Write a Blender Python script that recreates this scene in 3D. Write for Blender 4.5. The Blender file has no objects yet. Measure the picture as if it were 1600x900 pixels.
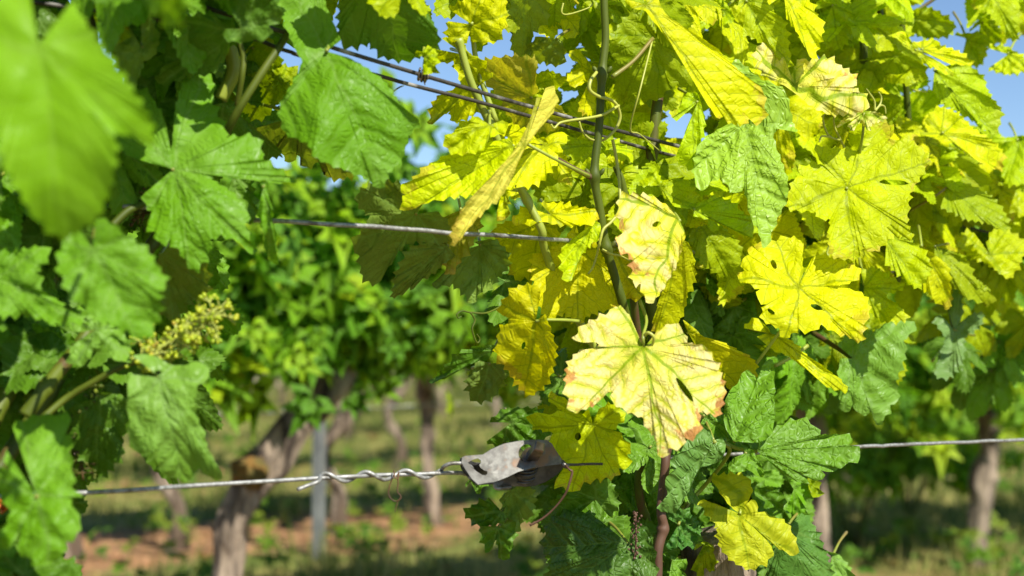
import bpy, math, random
import numpy as np
from mathutils import Vector, Matrix

SC = bpy.context.scene
COL = SC.collection
R = math.radians
random.seed(7)
rng = np.random.default_rng(7)

# ------------------------------------------------------------------ camera
FPX = 1600 * 50 / 36.0            # focal length in photo pixels
PITCH = math.atan(60 / FPX)
CAMZ = 0.80
cam_d = bpy.data.cameras.new('camera')
cam = bpy.data.objects.new('camera', cam_d)
COL.objects.link(cam)
cam.location = (0, 0, CAMZ)
cam.rotation_euler = (R(90) + PITCH, 0, 0)
cam_d.lens = 50
cam_d.sensor_width = 36
cam_d.clip_start = 0.05
cam_d.clip_end = 2000
cam_d.dof.use_dof = True
cam_d.dof.focus_distance = 1.27
cam_d.dof.aperture_fstop = 4.6
cam_d.dof.aperture_blades = 7
SC.camera = cam

# ------------------------------------------------------------------ light
SUN_TO = Vector((0.46, -0.62, 0.80)).normalized()
elev = math.asin(SUN_TO.z)
azim = math.atan2(SUN_TO.x, SUN_TO.y)
w = bpy.data.worlds.new('World')
SC.world = w
w.use_nodes = True
nt = w.node_tree
nt.nodes.clear()
sky = nt.nodes.new('ShaderNodeTexSky')
sky.sky_type = 'NISHITA'
sky.sun_disc = False
sky.sun_elevation = elev
sky.sun_rotation = azim
sky.air_density = 0.85
sky.dust_density = 0.0
sky.ozone_density = 4.2
bg = nt.nodes.new('ShaderNodeBackground')
bg.inputs['Strength'].default_value = 0.098
wo = nt.nodes.new('ShaderNodeOutputWorld')
nt.links.new(sky.outputs[0], bg.inputs[0])
nt.links.new(bg.outputs[0], wo.inputs[0])
sd = bpy.data.lights.new('sun', 'SUN')
sd.energy = 5.0
sd.angle = R(0.5)
sd.color = (1.0, 0.95, 0.84)
so = bpy.data.objects.new('sun', sd)
COL.objects.link(so)
so.rotation_euler = (-SUN_TO).to_track_quat('-Z', 'Y').to_euler()
SC.view_settings.view_transform = 'Standard'
SC.view_settings.look = 'None'
SC.view_settings.exposure = 0.56
SC.view_settings.gamma = 1.0
SC.cycles.max_bounces = 6
SC.cycles.diffuse_bounces = 3
SC.cycles.transmission_bounces = 6

# ------------------------------------------------------------------ geometry of the place
CR, SR = math.cos(R(35.3)), math.sin(R(35.3))     # the rows run right and away
ROWDIR = np.array([CR, SR])
ROWN = np.array([-SR, CR])
ROW_Q = [0.955, 2.955, 4.85, 6.8, 8.8, 10.8, 12.9, 15.0, 17.2, 19.4]


def ray(px, py):
    a = (px - 800) / FPX
    b = (450 - py) / FPX
    c, s = math.cos(PITCH), math.sin(PITCH)
    return np.array([a, c - b * s, s + b * c])


def P(px, py, d):
    return np.array([0, 0, CAMZ]) + ray(px, py) * d


def rowdepth(px):
    return 3741.0 / (3938.0 - px)


def on_row(q, px, z=0.0):
    """point of the row at perpendicular distance q seen at photo column px"""
    k = (px - 800) / FPX
    o = ROWN * q
    s = (k * o[1] - o[0]) / (ROWDIR[0] - k * ROWDIR[1])
    p = o + s * ROWDIR
    return np.array([p[0], p[1], z])


def at_s(q, s, z=0.0):
    p = ROWN * q + ROWDIR * s
    return np.array([p[0], p[1], z])


# ------------------------------------------------------------------ object helpers
def tag(o, label=None, cat=None, group=None, kind=None):
    if label: o['label'] = label
    if cat: o['category'] = cat
    if group: o['group'] = group
    if kind: o['kind'] = kind
    return o


def thing(name, loc, label, cat, group=None):
    o = bpy.data.objects.new(name, None)
    o.empty_display_size = 0.05
    COL.objects.link(o)
    o.location = Vector(loc)
    return tag(o, label, cat, group)


def link(name, me, mat, parent=None, loc=None):
    """loc: world location of the mesh origin"""
    o = bpy.data.objects.new(name, me)
    if mat is not None:
        for m in (mat if isinstance(mat, (list, tuple)) else [mat]):
            me.materials.append(m)
    COL.objects.link(o)
    base = Vector((0, 0, 0))
    p = parent
    while p is not None:
        base += p.location
        p = p.parent
    o.parent = parent
    if loc is None:
        loc = base
    o.location = Vector([float(c) for c in loc]) - base
    return o


def mesh_np(name, V, F, attrs=None, smooth=True, matidx=None):
    """V (n,3); F: list of arrays (k,3) or (k,4)"""
    me = bpy.data.meshes.new(name)
    V = np.asarray(V, dtype=np.float32)
    me.vertices.add(len(V))
    me.vertices.foreach_set('co', V.ravel())
    if not isinstance(F, list): F = [F]
    F = [np.asarray(f, dtype=np.int32) for f in F if len(f)]
    nl = sum(f.size for f in F)
    npoly = sum(len(f) for f in F)
    me.loops.add(nl)
    me.polygons.add(npoly)
    me.loops.foreach_set('vertex_index', np.concatenate([f.ravel() for f in F]))
    tot = np.concatenate([np.full(len(f), f.shape[1], dtype=np.int32) for f in F])
    st = np.concatenate([[0], np.cumsum(tot)[:-1]]).astype(np.int32)
    me.polygons.foreach_set('loop_start', st)
    me.polygons.foreach_set('loop_total', tot)
    me.polygons.foreach_set('use_smooth', np.full(npoly, smooth, dtype=bool))
    if matidx is not None:
        me.polygons.foreach_set('material_index', np.asarray(matidx, dtype=np.int32))
    for k, (typ, arr) in (attrs or {}).items():
        a = me.attributes.new(k, typ, 'POINT')
        key = 'color' if typ == 'FLOAT_COLOR' else 'vector'
        a.data.foreach_set(key, np.asarray(arr, dtype=np.float32).ravel())
    me.update(calc_edges=True)
    me.validate()
    return me


def spline(pts, n):
    """Catmull-Rom through 3-D points, n samples per span"""
    pts = [np.asarray(p, float) for p in pts]
    if len(pts) == 2:
        return np.array([pts[0] + (pts[1] - pts[0]) * t for t in np.linspace(0, 1, n + 1)])
    q = [2 * pts[0] - pts[1]] + pts + [2 * pts[-1] - pts[-2]]
    out = []
    for i in range(len(pts) - 1):
        a, b, c, d = q[i:i + 4]
        for t in np.arange(n) / n:
            out.append(0.5 * (2 * b + (c - a) * t + (2 * a - 5 * b + 4 * c - d) * t * t + (3 * b - a - 3 * c + d) * t ** 3))
    out.append(pts[-1])
    return np.array(out)


def tube_arrays(path, rad, k=10, cap=True, bark=0.0, seed=0):
    path = np.asarray(path, float)
    n = len(path)
    rad = np.interp(np.linspace(0, 1, n), np.linspace(0, 1, len(np.atleast_1d(rad))), np.atleast_1d(rad))
    T = np.gradient(path, axis=0)
    T /= np.linalg.norm(T, axis=1)[:, None] + 1e-12
    up = np.array([0.1, 0.2, 1.0])
    if abs(T[0] @ up) > 0.9: up = np.array([1.0, 0.2, 0.1])
    V = []
    a = np.arange(k) / k * 2 * math.pi
    X = None
    rr = np.random.default_rng(seed)
    ph = rr.uniform(0, 6.28, 8)
    for i in range(n):
        if X is None:
            X = np.cross(up, T[i])
        X = X - T[i] * (X @ T[i])
        X /= np.linalg.norm(X) + 1e-12
        Y = np.cross(T[i], X)
        r = rad[i] * np.ones(k)
        if bark:
            s = i / n * 22
            r = r * (1 + bark * (0.45 * np.sin(3 * a + ph[0] + s * .35) + 0.35 * np.sin(5 * a + ph[1] - s * .5) +
                                 0.35 * np.sin(2 * a + ph[2] + s * 1.1) + .25 * np.sin(9 * a + ph[3] + s * .8) + .4 * np.sin(s * 1.7 + ph[4]) * np.sin(a + ph[5])))
        V.append(path[i] + np.outer(np.cos(a) * r, X) + np.outer(np.sin(a) * r, Y))
    V = np.concatenate(V)
    q = []
    for i in range(n - 1):
        for j in range(k):
            j2 = (j + 1) % k
            q.append((i * k + j, i * k + j2, (i + 1) * k + j2, (i + 1) * k + j))
    tr = []
    if cap:
        V = np.vstack([V, path[0], path[-1]])
        c0, c1 = len(V) - 2, len(V) - 1
        for j in range(k):
            j2 = (j + 1) % k
            tr.append((c0, j2, j))
            tr.append((c1, (n - 1) * k + j, (n - 1) * k + j2))
    return V, np.array(q), np.array(tr).reshape(-1, 3)


class MB:
    def __init__(s):
        s.V, s.Q, s.T, s.n = [], [], [], 0
        s.mq, s.mt = [], []

    def add(s, V, Q=None, T=None, m=0):
        V = np.asarray(V, float)
        s.V.append(V)
        if Q is not None and len(Q):
            s.Q.append(np.asarray(Q) + s.n); s.mq += [m] * len(Q)
        if T is not None and len(T):
            s.T.append(np.asarray(T) + s.n); s.mt += [m] * len(T)
        s.n += len(V)

    def tube(s, path, rad, k=8, m=0, **kw):
        V, Q, T = tube_arrays(path, rad, k, **kw)
        s.add(V, Q, T, m)

    def ball(s, c, r, m=0, k=7, axis=(0, 0, 1), stretch=1.0):
        c = np.asarray(c, float)
        ax = np.asarray(axis, float); ax = ax / np.linalg.norm(ax)
        e = np.cross(ax, (0.3, 0.9, 0.2)); e /= np.linalg.norm(e)
        f = np.cross(ax, e)
        V = [c - ax * r * stretch]
        for ph in (-0.9, -0.3, 0.35, 0.95):
            for j in range(k):
                a = j / k * 6.2832
                V.append(c + ax * r * stretch * math.sin(ph) + (e * math.cos(a) + f * math.sin(a)) * r * math.cos(ph))
        V.append(c + ax * r * stretch)
        Q = [(1 + i * k + j, 1 + i * k + (j + 1) % k, 1 + (i + 1) * k + (j + 1) % k, 1 + (i + 1) * k + j) for i in range(3) for j in range(k)]
        T = [(0, 1 + (j + 1) % k, 1 + j) for j in range(k)] + [(4 * k + 1, 1 + 3 * k + j, 1 + 3 * k + (j + 1) % k) for j in range(k)]
        s.add(V, Q, T, m)

    def build(s, name, mat, parent=None, origin=None, smooth=True, attrs=None):
        V = np.concatenate(s.V)
        base = Vector((0, 0, 0))
        p = parent
        while p is not None:
            base += p.location
            p = p.parent
        if origin is None:
            origin = np.array(base) if parent is not None else V.mean(0)
        F = []
        if s.Q: F.append(np.concatenate(s.Q))
        if s.T: F.append(np.concatenate(s.T))
        me = mesh_np(name, V - origin, F, attrs, smooth, s.mq + s.mt)
        return link(name, me, mat, parent, origin)


# ------------------------------------------------------------------ materials
def newmat(name):
    m = bpy.data.materials.new(name)
    m.use_nodes = True
    m.node_tree.nodes.clear()
    return m, m.node_tree


class N:
    """tiny node-building helper"""
    def __init__(s, nt): s.nt = nt

    def node(s, typ, ins=None, **props):
        n = s.nt.nodes.new(typ)
        for k, v in props.items(): setattr(n, k, v)
        for k, v in (ins or {}).items(): s.set(n.inputs[k], v)
        return n

    def set(s, sock, v):
        if isinstance(v, bpy.types.NodeSocket): s.nt.links.new(v, sock)
        elif isinstance(v, bpy.types.Node): s.nt.links.new(v.outputs[0], sock)
        else: sock.default_value = v

    def m(s, op, a, b=0.0, c=0.0, clamp=False):
        n = s.node('ShaderNodeMath', operation=op, use_clamp=clamp)
        for i, v in enumerate((a, b, c)): s.set(n.inputs[i], v)
        return n.outputs[0]

    def ramp(s, v, a, b, lo=0.0, hi=1.0):
        n = s.node('ShaderNodeMapRange', interpolation_type='SMOOTHSTEP')
        for i, x in enumerate((v, a, b, lo, hi)): s.set(n.inputs[i], x)
        return n.outputs[0]

    def mix(s, f, a, b, blend='MIX'):
        n = s.node('ShaderNodeMix', data_type='RGBA', blend_type=blend)
        s.set(n.inputs[0], f); s.set(n.inputs[6], a); s.set(n.inputs[7], b)
        return n.outputs[2]

    def noise(s, vec, scale, detail=3.0, rough=0.55):
        n = s.node('ShaderNodeTexNoise', ins={'Scale': scale, 'Detail': detail, 'Roughness': rough})
        if vec is not None: s.set(n.inputs['Vector'], vec)
        return n.outputs['Fac']


def c4(c): return (c[0], c[1], c[2], 1.0)


def leaf_material(name, vein=(0.2, 0.3, 0.03), halo=0.0, bump=0.4, brown=0.0, rough=0.42, transl=0.38, veinmix=0.6,
                  under=(1.0, 1.0, 1.0), spots=0.0, tert=0.5, simple=False, spec=0.5, bleach=0.0, tstrength=1.25):
    m, nt = newmat(name)
    n = N(nt)
    at = n.node('ShaderNodeAttribute', attribute_name='leaf_uv')
    tint = n.node('ShaderNodeAttribute', attribute_name='tint').outputs['Color']
    sep = n.node('ShaderNodeSeparateXYZ', ins={0: at.outputs['Vector']})
    edge = sep.outputs[2]
    obj = n.node('ShaderNodeNewGeometry')
    flat = n.node('ShaderNodeCombineXYZ', ins={0: sep.outputs[0], 1: sep.outputs[1], 2: n.m('MULTIPLY', n.node('ShaderNodeAttribute', attribute_name='tint').outputs['Alpha'], 50.0)}).outputs[0]
    nz = n.node('ShaderNodeTexNoise', ins={'Vector': flat, 'Scale': 2.4, 'Detail': 2.5})
    dis = n.node('ShaderNodeVectorMath', operation='SUBTRACT', ins={0: nz.outputs['Color'], 1: (0.5, 0.5, 0.5)})
    dis2 = n.node('ShaderNodeVectorMath', operation='MULTIPLY', ins={0: dis.outputs[0], 1: (0.15, 0.15, 0.0)})
    v = n.node('ShaderNodeVectorMath', operation='ADD', ins={0: flat, 1: dis2.outputs[0]})
    s2 = n.node('ShaderNodeSeparateXYZ', ins={0: v.outputs[0]})
    x, y = s2.outputs[0], s2.outputs[1]
    r = n.m('SQRT', n.m('ADD', n.m('MULTIPLY', x, x), n.m('MULTIPLY', y, y)))
    th = n.m('ARCTAN2', x, y)
    D = R(52)
    a = n.m('PINGPONG', th, D / 2)
    d = n.m('MULTIPLY', r, n.m('SINE', a))
    t = n.m('MULTIPLY', r, n.m('COSINE', a))
    w1 = n.m('MAXIMUM', n.m('SUBTRACT', 0.0105, n.m('MULTIPLY', r, 0.008)), 0.0032)
    m1 = n.m('SUBTRACT', 1.0, n.ramp(d, n.m('MULTIPLY', w1, 0.5), n.m('MULTIPLY', w1, 1.5)))
    ph = n.m('DIVIDE', n.m('SUBTRACT', n.m('SUBTRACT', t, n.m('MULTIPLY', d, 0.72)), n.m('MULTIPLY', n.m('MULTIPLY', d, d), 0.55)), 0.125)
    d2 = n.m('MULTIPLY', n.m('PINGPONG', ph, 0.5), 0.125 * 0.8)
    fade = n.ramp(n.m('DIVIDE', a, D / 2), 0.55, 0.98, 1.0, 0.0)
    m2 = n.m('MULTIPLY', n.m('SUBTRACT', 1.0, n.ramp(d2, 0.0014, 0.0065)), fade)
    vor = n.node('ShaderNodeTexVoronoi', feature='DISTANCE_TO_EDGE', ins={'Vector': v.outputs[0], 'Scale': 21.0})
    vd = vor.outputs['Distance']
    m3 = n.m('SUBTRACT', 1.0, n.ramp(vd, 0.008, 0.07))
    veins = n.m('MAXIMUM', m1, n.m('MAXIMUM', n.m('MULTIPLY', m2, 0.75), n.m('MULTIPLY', m3, tert * 0.6)))
    h1 = n.ramp(d, 0.0, 0.05)
    h2 = n.m('MAXIMUM', n.ramp(d2, 0.0, 0.04), n.m('SUBTRACT', 1.0, fade))
    h3 = n.ramp(vd, 0.0, 0.28)
    hh = n.m('ADD', n.m('ADD', n.m('MULTIPLY', h1, 0.35), n.m('MULTIPLY', h2, 0.45)), n.m('MULTIPLY', n.m('MULTIPLY', h3, 0.38), h2))
    fine = n.noise(flat, 16.0, 4.0, 0.6)
    hh = n.m('ADD', hh, n.m('MULTIPLY', fine, 0.35))
    big = n.noise(flat, 1.6, 3.0, 0.6)
    col = n.mix(n.ramp(big, 0.35, 0.7, 0.0, 0.55), tint, n.mix(0.5, tint, c4((tintmul(vein))), 'MIX'))
    if bleach:
        col = n.mix(n.m('MULTIPLY', n.ramp(n.m('MAXIMUM', d2, n.m('MULTIPLY', vd, 0.1)), 0.005, 0.04), n.ramp(n.m('ADD', edge, n.m('MULTIPLY', n.m('SUBTRACT', n.noise(flat, 4.0, 3.0), 0.5), 0.9)), 0.15, 0.6, bleach * 0.25, bleach)), col, c4((0.80, 0.68, 0.30)))
    if halo:
        hm = n.m('MAXIMUM', n.m('SUBTRACT', 1.0, n.ramp(d, 0.0, 0.075)), n.m('MULTIPLY', n.m('MULTIPLY', n.m('SUBTRACT', 1.0, n.ramp(d2, 0.0, 0.022)), 0.6), fade))
        hm = n.m('MULTIPLY', hm, n.ramp(n.noise(flat, 5.0, 2.0), 0.3, 0.65))
        hm = n.m('MULTIPLY', hm, n.ramp(edge, 0.5, 1.0, 1.0, 0.45))
        col = n.mix(n.m('MULTIPLY', hm, halo), col, c4(tuple(0.5 * q for q in vein)[:0] + (vein[0] * 1.35, vein[1] * 1.35, vein[2])))
    col = n.mix(n.m('MULTIPLY', veins, veinmix), col, c4(vein))
    if brown:
        bm = n.m('MULTIPLY', n.ramp(n.m('ADD', edge, n.m('MULTIPLY', n.m('SUBTRACT', n.noise(flat, 3.6, 6.0, 0.7), 0.5), 1.5)), 0.95, 1.06), brown)
        col = n.mix(bm, col, n.mix(n.ramp(n.noise(flat, 9.0, 3.0), 0.35, 0.65), c4((0.66, 0.33, 0.09)), c4((0.36, 0.13, 0.03))))
    if spots:
        sm = n.m('MULTIPLY', n.ramp(n.noise(flat, 30.0, 2.0, 0.6), 0.70, 0.75), n.ramp(n.noise(flat, 2.3, 1.0), 0.48, 0.62))
        col = n.mix(n.m('MULTIPLY', sm, spots), col, c4((0.16, 0.05, 0.01)))
    # the underside of a vine leaf is paler and duller
    col_b = n.mix(0.55, col, n.mix(1.0, col, c4(under), 'MULTIPLY'))
    colf = n.mix(obj.outputs['Backfacing'], col, col_b)
    bp = n.node('ShaderNodeBump', ins={'Strength': 1.0, 'Distance': 0.0020 * bump, 'Height': hh})
    bs = n.node('ShaderNodeBsdfPrincipled', ins={'Base Color': colf, 'Roughness': n.ramp(fine, 0.3, 0.7, rough - 0.10, rough + 0.22), 'Specular IOR Level': spec, 'Normal': bp.outputs[0]})
    tcol = n.mix(1.0, colf, c4((tstrength, tstrength, 0.3)), 'MULTIPLY')
    tr = n.node('ShaderNodeBsdfTranslucent', ins={'Color': tcol, 'Normal': bp.outputs[0]})
    mx = n.node('ShaderNodeMixShader', ins={0: transl, 1: bs.outputs[0], 2: tr.outputs[0]})
    out = n.node('ShaderNodeOutputMaterial', ins={'Surface': mx.outputs[0]})
    return m


def tintmul(v): return (min(1, v[0] * 1.2), min(1, v[1] * 1.2), v[2])


M_YEL = leaf_material('yellow_leaf', vein=(0.20, 0.27, 0.0), halo=0.15, bump=0.55, rough=0.5, transl=0.42, veinmix=0.6, brown=0.35, spots=0.4, tert=0.6, spec=0.22, tstrength=1.3)
M_PALE = leaf_material('pale_leaf', vein=(0.22, 0.33, 0.0), halo=0.55, bump=0.6, rough=0.55, transl=0.3, veinmix=0.9, brown=0.9, spots=0.8, tert=0.6, spec=0.2, bleach=0.8)
M_LIME = leaf_material('lime_leaf', vein=(0.14, 0.25, 0.0), halo=0.1, bump=0.6, rough=0.48, transl=0.42, veinmix=0.5, brown=0.06, spots=0.3, tert=0.55, spec=0.25)
M_GRN = leaf_material('green_leaf', vein=(0.20, 0.34, 0.07), halo=0.0, bump=0.6, rough=0.46, transl=0.30, veinmix=0.4, tert=0.15, under=(1.1, 1.05, 1.2), spec=0.22, tstrength=1.4)
M_CRK = leaf_material('crinkled_leaf', vein=(0.17, 0.30, 0.05), halo=0.0, bump=1.15, rough=0.45, transl=0.3, veinmix=0.3, tert=0.3, spec=0.42)
M_GREY = leaf_material('grey_green_leaf', vein=(0.22, 0.34, 0.12), halo=0.0, bump=0.7, rough=0.46, transl=0.3, veinmix=0.3, tert=0.1, spec=0.28)
M_SOFT = leaf_material('soft_green_leaf', vein=(0.24, 0.40, 0.05), bump=0.15, rough=0.5, transl=0.4, veinmix=0.3, tert=0.1, spec=0.25, tstrength=1.2)
M_BGL = leaf_material('distant_leaf', vein=(0.15, 0.28, 0.04), bump=0.8, rough=0.42, transl=0.45, veinmix=0.25, tert=0.1, spec=0.35, tstrength=1.4)


def plain_mat(name, c1, c2, scale=12.0, rough=0.6, bump=0.3, dist=0.002, metal=0.0, stretch=(1, 1, 1), detail=5.0, c3=None, s3=3.0, spec=0.5, lo=0.35, hi=0.65):
    m, nt = newmat(name)
    n = N(nt)
    co = n.node('ShaderNodeTexCoord').outputs['Object']
    mp = n.node('ShaderNodeMapping', ins={'Vector': co, 'Scale': stretch}).outputs[0]
    f = n.noise(mp, scale, detail, 0.6)
    col = n.mix(n.ramp(f, lo, hi), c4(c1), c4(c2))
    if c3: col = n.mix(n.ramp(n.noise(mp, s3, 4.0, 0.6), 0.52, 0.68), col, c4(c3))
    bp = n.node('ShaderNodeBump', ins={'Strength': bump, 'Distance': dist, 'Height': f})
    bs = n.node('ShaderNodeBsdfPrincipled', ins={'Base Color': col, 'Roughness': rough, 'Metallic': metal, 'Normal': bp.outputs[0], 'Specular IOR Level': spec})
    n.node('ShaderNodeOutputMaterial', ins={'Surface': bs.outputs[0]})
    return m


M_BARK = plain_mat('vine_bark', (0.44, 0.34, 0.25), (0.045, 0.03, 0.022), 26, 0.9, 1.0, 0.03, stretch=(1, 1, 0.2), c3=(0.17, 0.12, 0.08), s3=9, detail=8)
M_MOSS = plain_mat('moss', (0.20, 0.10, 0.02), (0.10, 0.085, 0.02), 40, 0.95, 1.0, 0.01)
M_CANE = plain_mat('green_cane', (0.055, 0.08, 0.004), (0.10, 0.13, 0.008), 30, 0.55, 0.6, 0.0008, stretch=(1, 1, 0.12), c3=(0.09, 0.045, 0.02), s3=26, spec=.35)
M_LCANE = plain_mat('lime_cane', (0.32, 0.38, 0.05), (0.22, 0.26, 0.03), 20, 0.4, 0.2, 0.0005, stretch=(1, 1, 0.2))
M_BCANE = plain_mat('brown_cane', (0.075, 0.032, 0.02), (0.12, 0.06, 0.035), 40, 0.6, 0.6, 0.001, stretch=(1, 1, 0.15))
M_PET = plain_mat('petiole', (0.20, 0.26, 0.03), (0.22, 0.17, 0.04), 18, 0.4, 0.2, 0.0004)
M_TEND = plain_mat('tendril', (0.42, 0.44, 0.07), (0.34, 0.36, 0.06), 40, 0.4, 0.2, 0.0004)
M_FARW = plain_mat('background_wire', (0.55, 0.55, 0.54), (0.40, 0.40, 0.39), 20, 0.5, 0.2, 0.0004, metal=0.2)
M_DRY = plain_mat('dry_tendril', (0.15, 0.075, 0.03), (0.07, 0.035, 0.02), 60, 0.7, 0.4, 0.0006)
M_WIRE = plain_mat('galvanised_wire', (0.40, 0.40, 0.39), (0.22, 0.22, 0.21), 260, 0.5, 0.5, 0.0004, metal=0.45, c3=(0.13, 0.12, 0.10), s3=60)
M_DWIRE = plain_mat('dark_wire', (0.055, 0.048, 0.04), (0.03, 0.027, 0.022), 150, 0.6, 0.5, 0.0004, metal=0.1, c3=(0.30, 0.29, 0.27), s3=34)
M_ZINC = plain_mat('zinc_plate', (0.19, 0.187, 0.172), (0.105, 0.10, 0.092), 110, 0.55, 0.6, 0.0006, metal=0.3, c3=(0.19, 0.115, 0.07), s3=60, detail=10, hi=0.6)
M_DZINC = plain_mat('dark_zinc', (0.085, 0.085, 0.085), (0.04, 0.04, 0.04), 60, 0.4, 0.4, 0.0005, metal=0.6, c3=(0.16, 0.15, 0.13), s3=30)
M_BOLT = plain_mat('worn_bolt', (0.30, 0.24, 0.20), (0.11, 0.09, 0.07), 90, 0.35, 0.5, 0.0004, metal=0.7)
M_POST = plain_mat('steel_post', (0.24, 0.25, 0.24), (0.15, 0.16, 0.16), 9, 0.5, 0.3, 0.001, metal=0.3, c3=(0.30, 0.20, 0.12), s3=4)
M_BUD = plain_mat('flower_bud', (0.26, 0.38, 0.006), (0.40, 0.43, 0.01), 130, 0.4, 0.2, 0.0004, c3=(0.42, 0.24, 0.03), s3=40)
M_RACH = plain_mat('rachis', (0.40, 0.44, 0.08), (0.34, 0.38, 0.06), 60, 0.45, 0.2, 0.0004)
M_ORANGE = plain_mat('orange_leaf', (0.75, 0.22, 0.03), (0.5, 0.12, 0.02), 90, 0.5, 0.3, 0.0005)
M_DANDE = plain_mat('yellow_petals', (0.85, 0.62, 0.02), (0.8, 0.5, 0.02), 90, 0.6, 0.3, 0.0005)

# ------------------------------------------------------------------ leaf builder
TEETH = np.array([0.0, 0.22, 0.58, 1.0, 0.30])


def outline(pts, tooth, amp, coarse=1.0, rg=None):
    """pts: [(x, y, is_tip)] from one side of the petiole sinus round to the other (metres, relative to the junction).
    returns boundary points (n,2), position parameter along pts, tooth-free radius"""
    p = np.array([(a, b) for a, b, _ in pts], float)
    n = len(p)
    q = np.vstack([p[-1] * 0.5 + p[0] * 0.5, p, p[0] * 0.5 + p[-1] * 0.5])
    out, par = [], []
    for i in range(n - 1):
        a, b, c, d = q[i:i + 4]
        L = np.linalg.norm(c - b)
        k = max(1, int(round(L / tooth))) * 5 if coarse == 1.0 else max(2, int(round(L / tooth * 5 / coarse)))
        t = np.arange(k) / k
        T = 0.33
        m1, m2 = (c - a) * T, (d - b) * T
        h = lambda s: np.outer(2 * s ** 3 - 3 * s ** 2 + 1, b) + np.outer(s ** 3 - 2 * s ** 2 + s, m1) + np.outer(-2 * s ** 3 + 3 * s ** 2, c) + np.outer(s ** 3 - s ** 2, m2)
        out.append(h(t)); par.append(i + t)
    out.append(q[n:n + 1] * 1.0); par.append(np.array([n - 1.0]))
    B = np.vstack(out); par = np.concatenate(par)
    tg = np.gradient(B, axis=0)
    nrm = np.stack([tg[:, 1], -tg[:, 0]], 1)
    nrm /= np.linalg.norm(nrm, axis=1)[:, None] + 1e-9
    area = 0.5 * np.sum(B[:-1, 0] * B[1:, 1] - B[1:, 0] * B[:-1, 1])
    if area < 0: nrm = -nrm
    r = np.linalg.norm(B, axis=1)
    fade = np.clip((r / r.max() - 0.12) / 0.25, 0, 1)
    k = np.arange(len(B))
    A = rg.uniform(0.45, 1.25, len(B) // 5 + 2)[k // 5]
    if coarse == 1.0:
        s = TEETH[k % 5]
    else:
        s = (k % 2) * 1.0
    B = B + nrm * (s * A * amp * fade)[:, None]
    return B, par, area


def canon_angles(pts, par):
    """canonical angle (multiples of 52 deg at the lobe tips) of every boundary point"""
    D = R(52)
    tips = [i for i, p in enumerate(pts) if p[2]]
    ang = np.unwrap(np.array([math.atan2(p[0], p[1]) for p in pts]))
    if not tips:
        tips = [int(np.argmax([math.hypot(p[0], p[1]) for p in pts]))]
    sgn = 1.0 if ang[-1] >= ang[0] else -1.0
    n = len(tips)
    c = np.zeros(len(pts))
    ctip = [(k - (n - 1) / 2.0) for k in range(n)]
    if n % 2 == 0: ctip = [v + 0.5 for v in ctip]
    ctip = [v * D for v in ctip]
    for k in range(n - 1):
        i0, i1 = tips[k], tips[k + 1]
        seg = np.abs(ang[i0:i1 + 1] - ang[i0])
        lin = np.linspace(0, 1, i1 - i0 + 1)
        f = seg / seg[-1] if seg[-1] > 0.05 else lin
        f = np.clip(0.7 * f + 0.3 * lin, 0, 1)
        c[i0:i1 + 1] = ctip[k] + (ctip[k + 1] - ctip[k]) * f
    for i in range(tips[0] - 1, -1, -1):
        c[i] = c[i + 1] - min(abs(ang[i] - ang[i + 1]), 0.6)
    for i in range(tips[-1] + 1, len(pts)):
        c[i] = c[i - 1] + min(abs(ang[i] - ang[i - 1]), 0.6)
    mid = pts[tips[len(tips) // 2]]
    return np.interp(par, np.arange(len(pts)), c), np.array(mid[:2])


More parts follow.
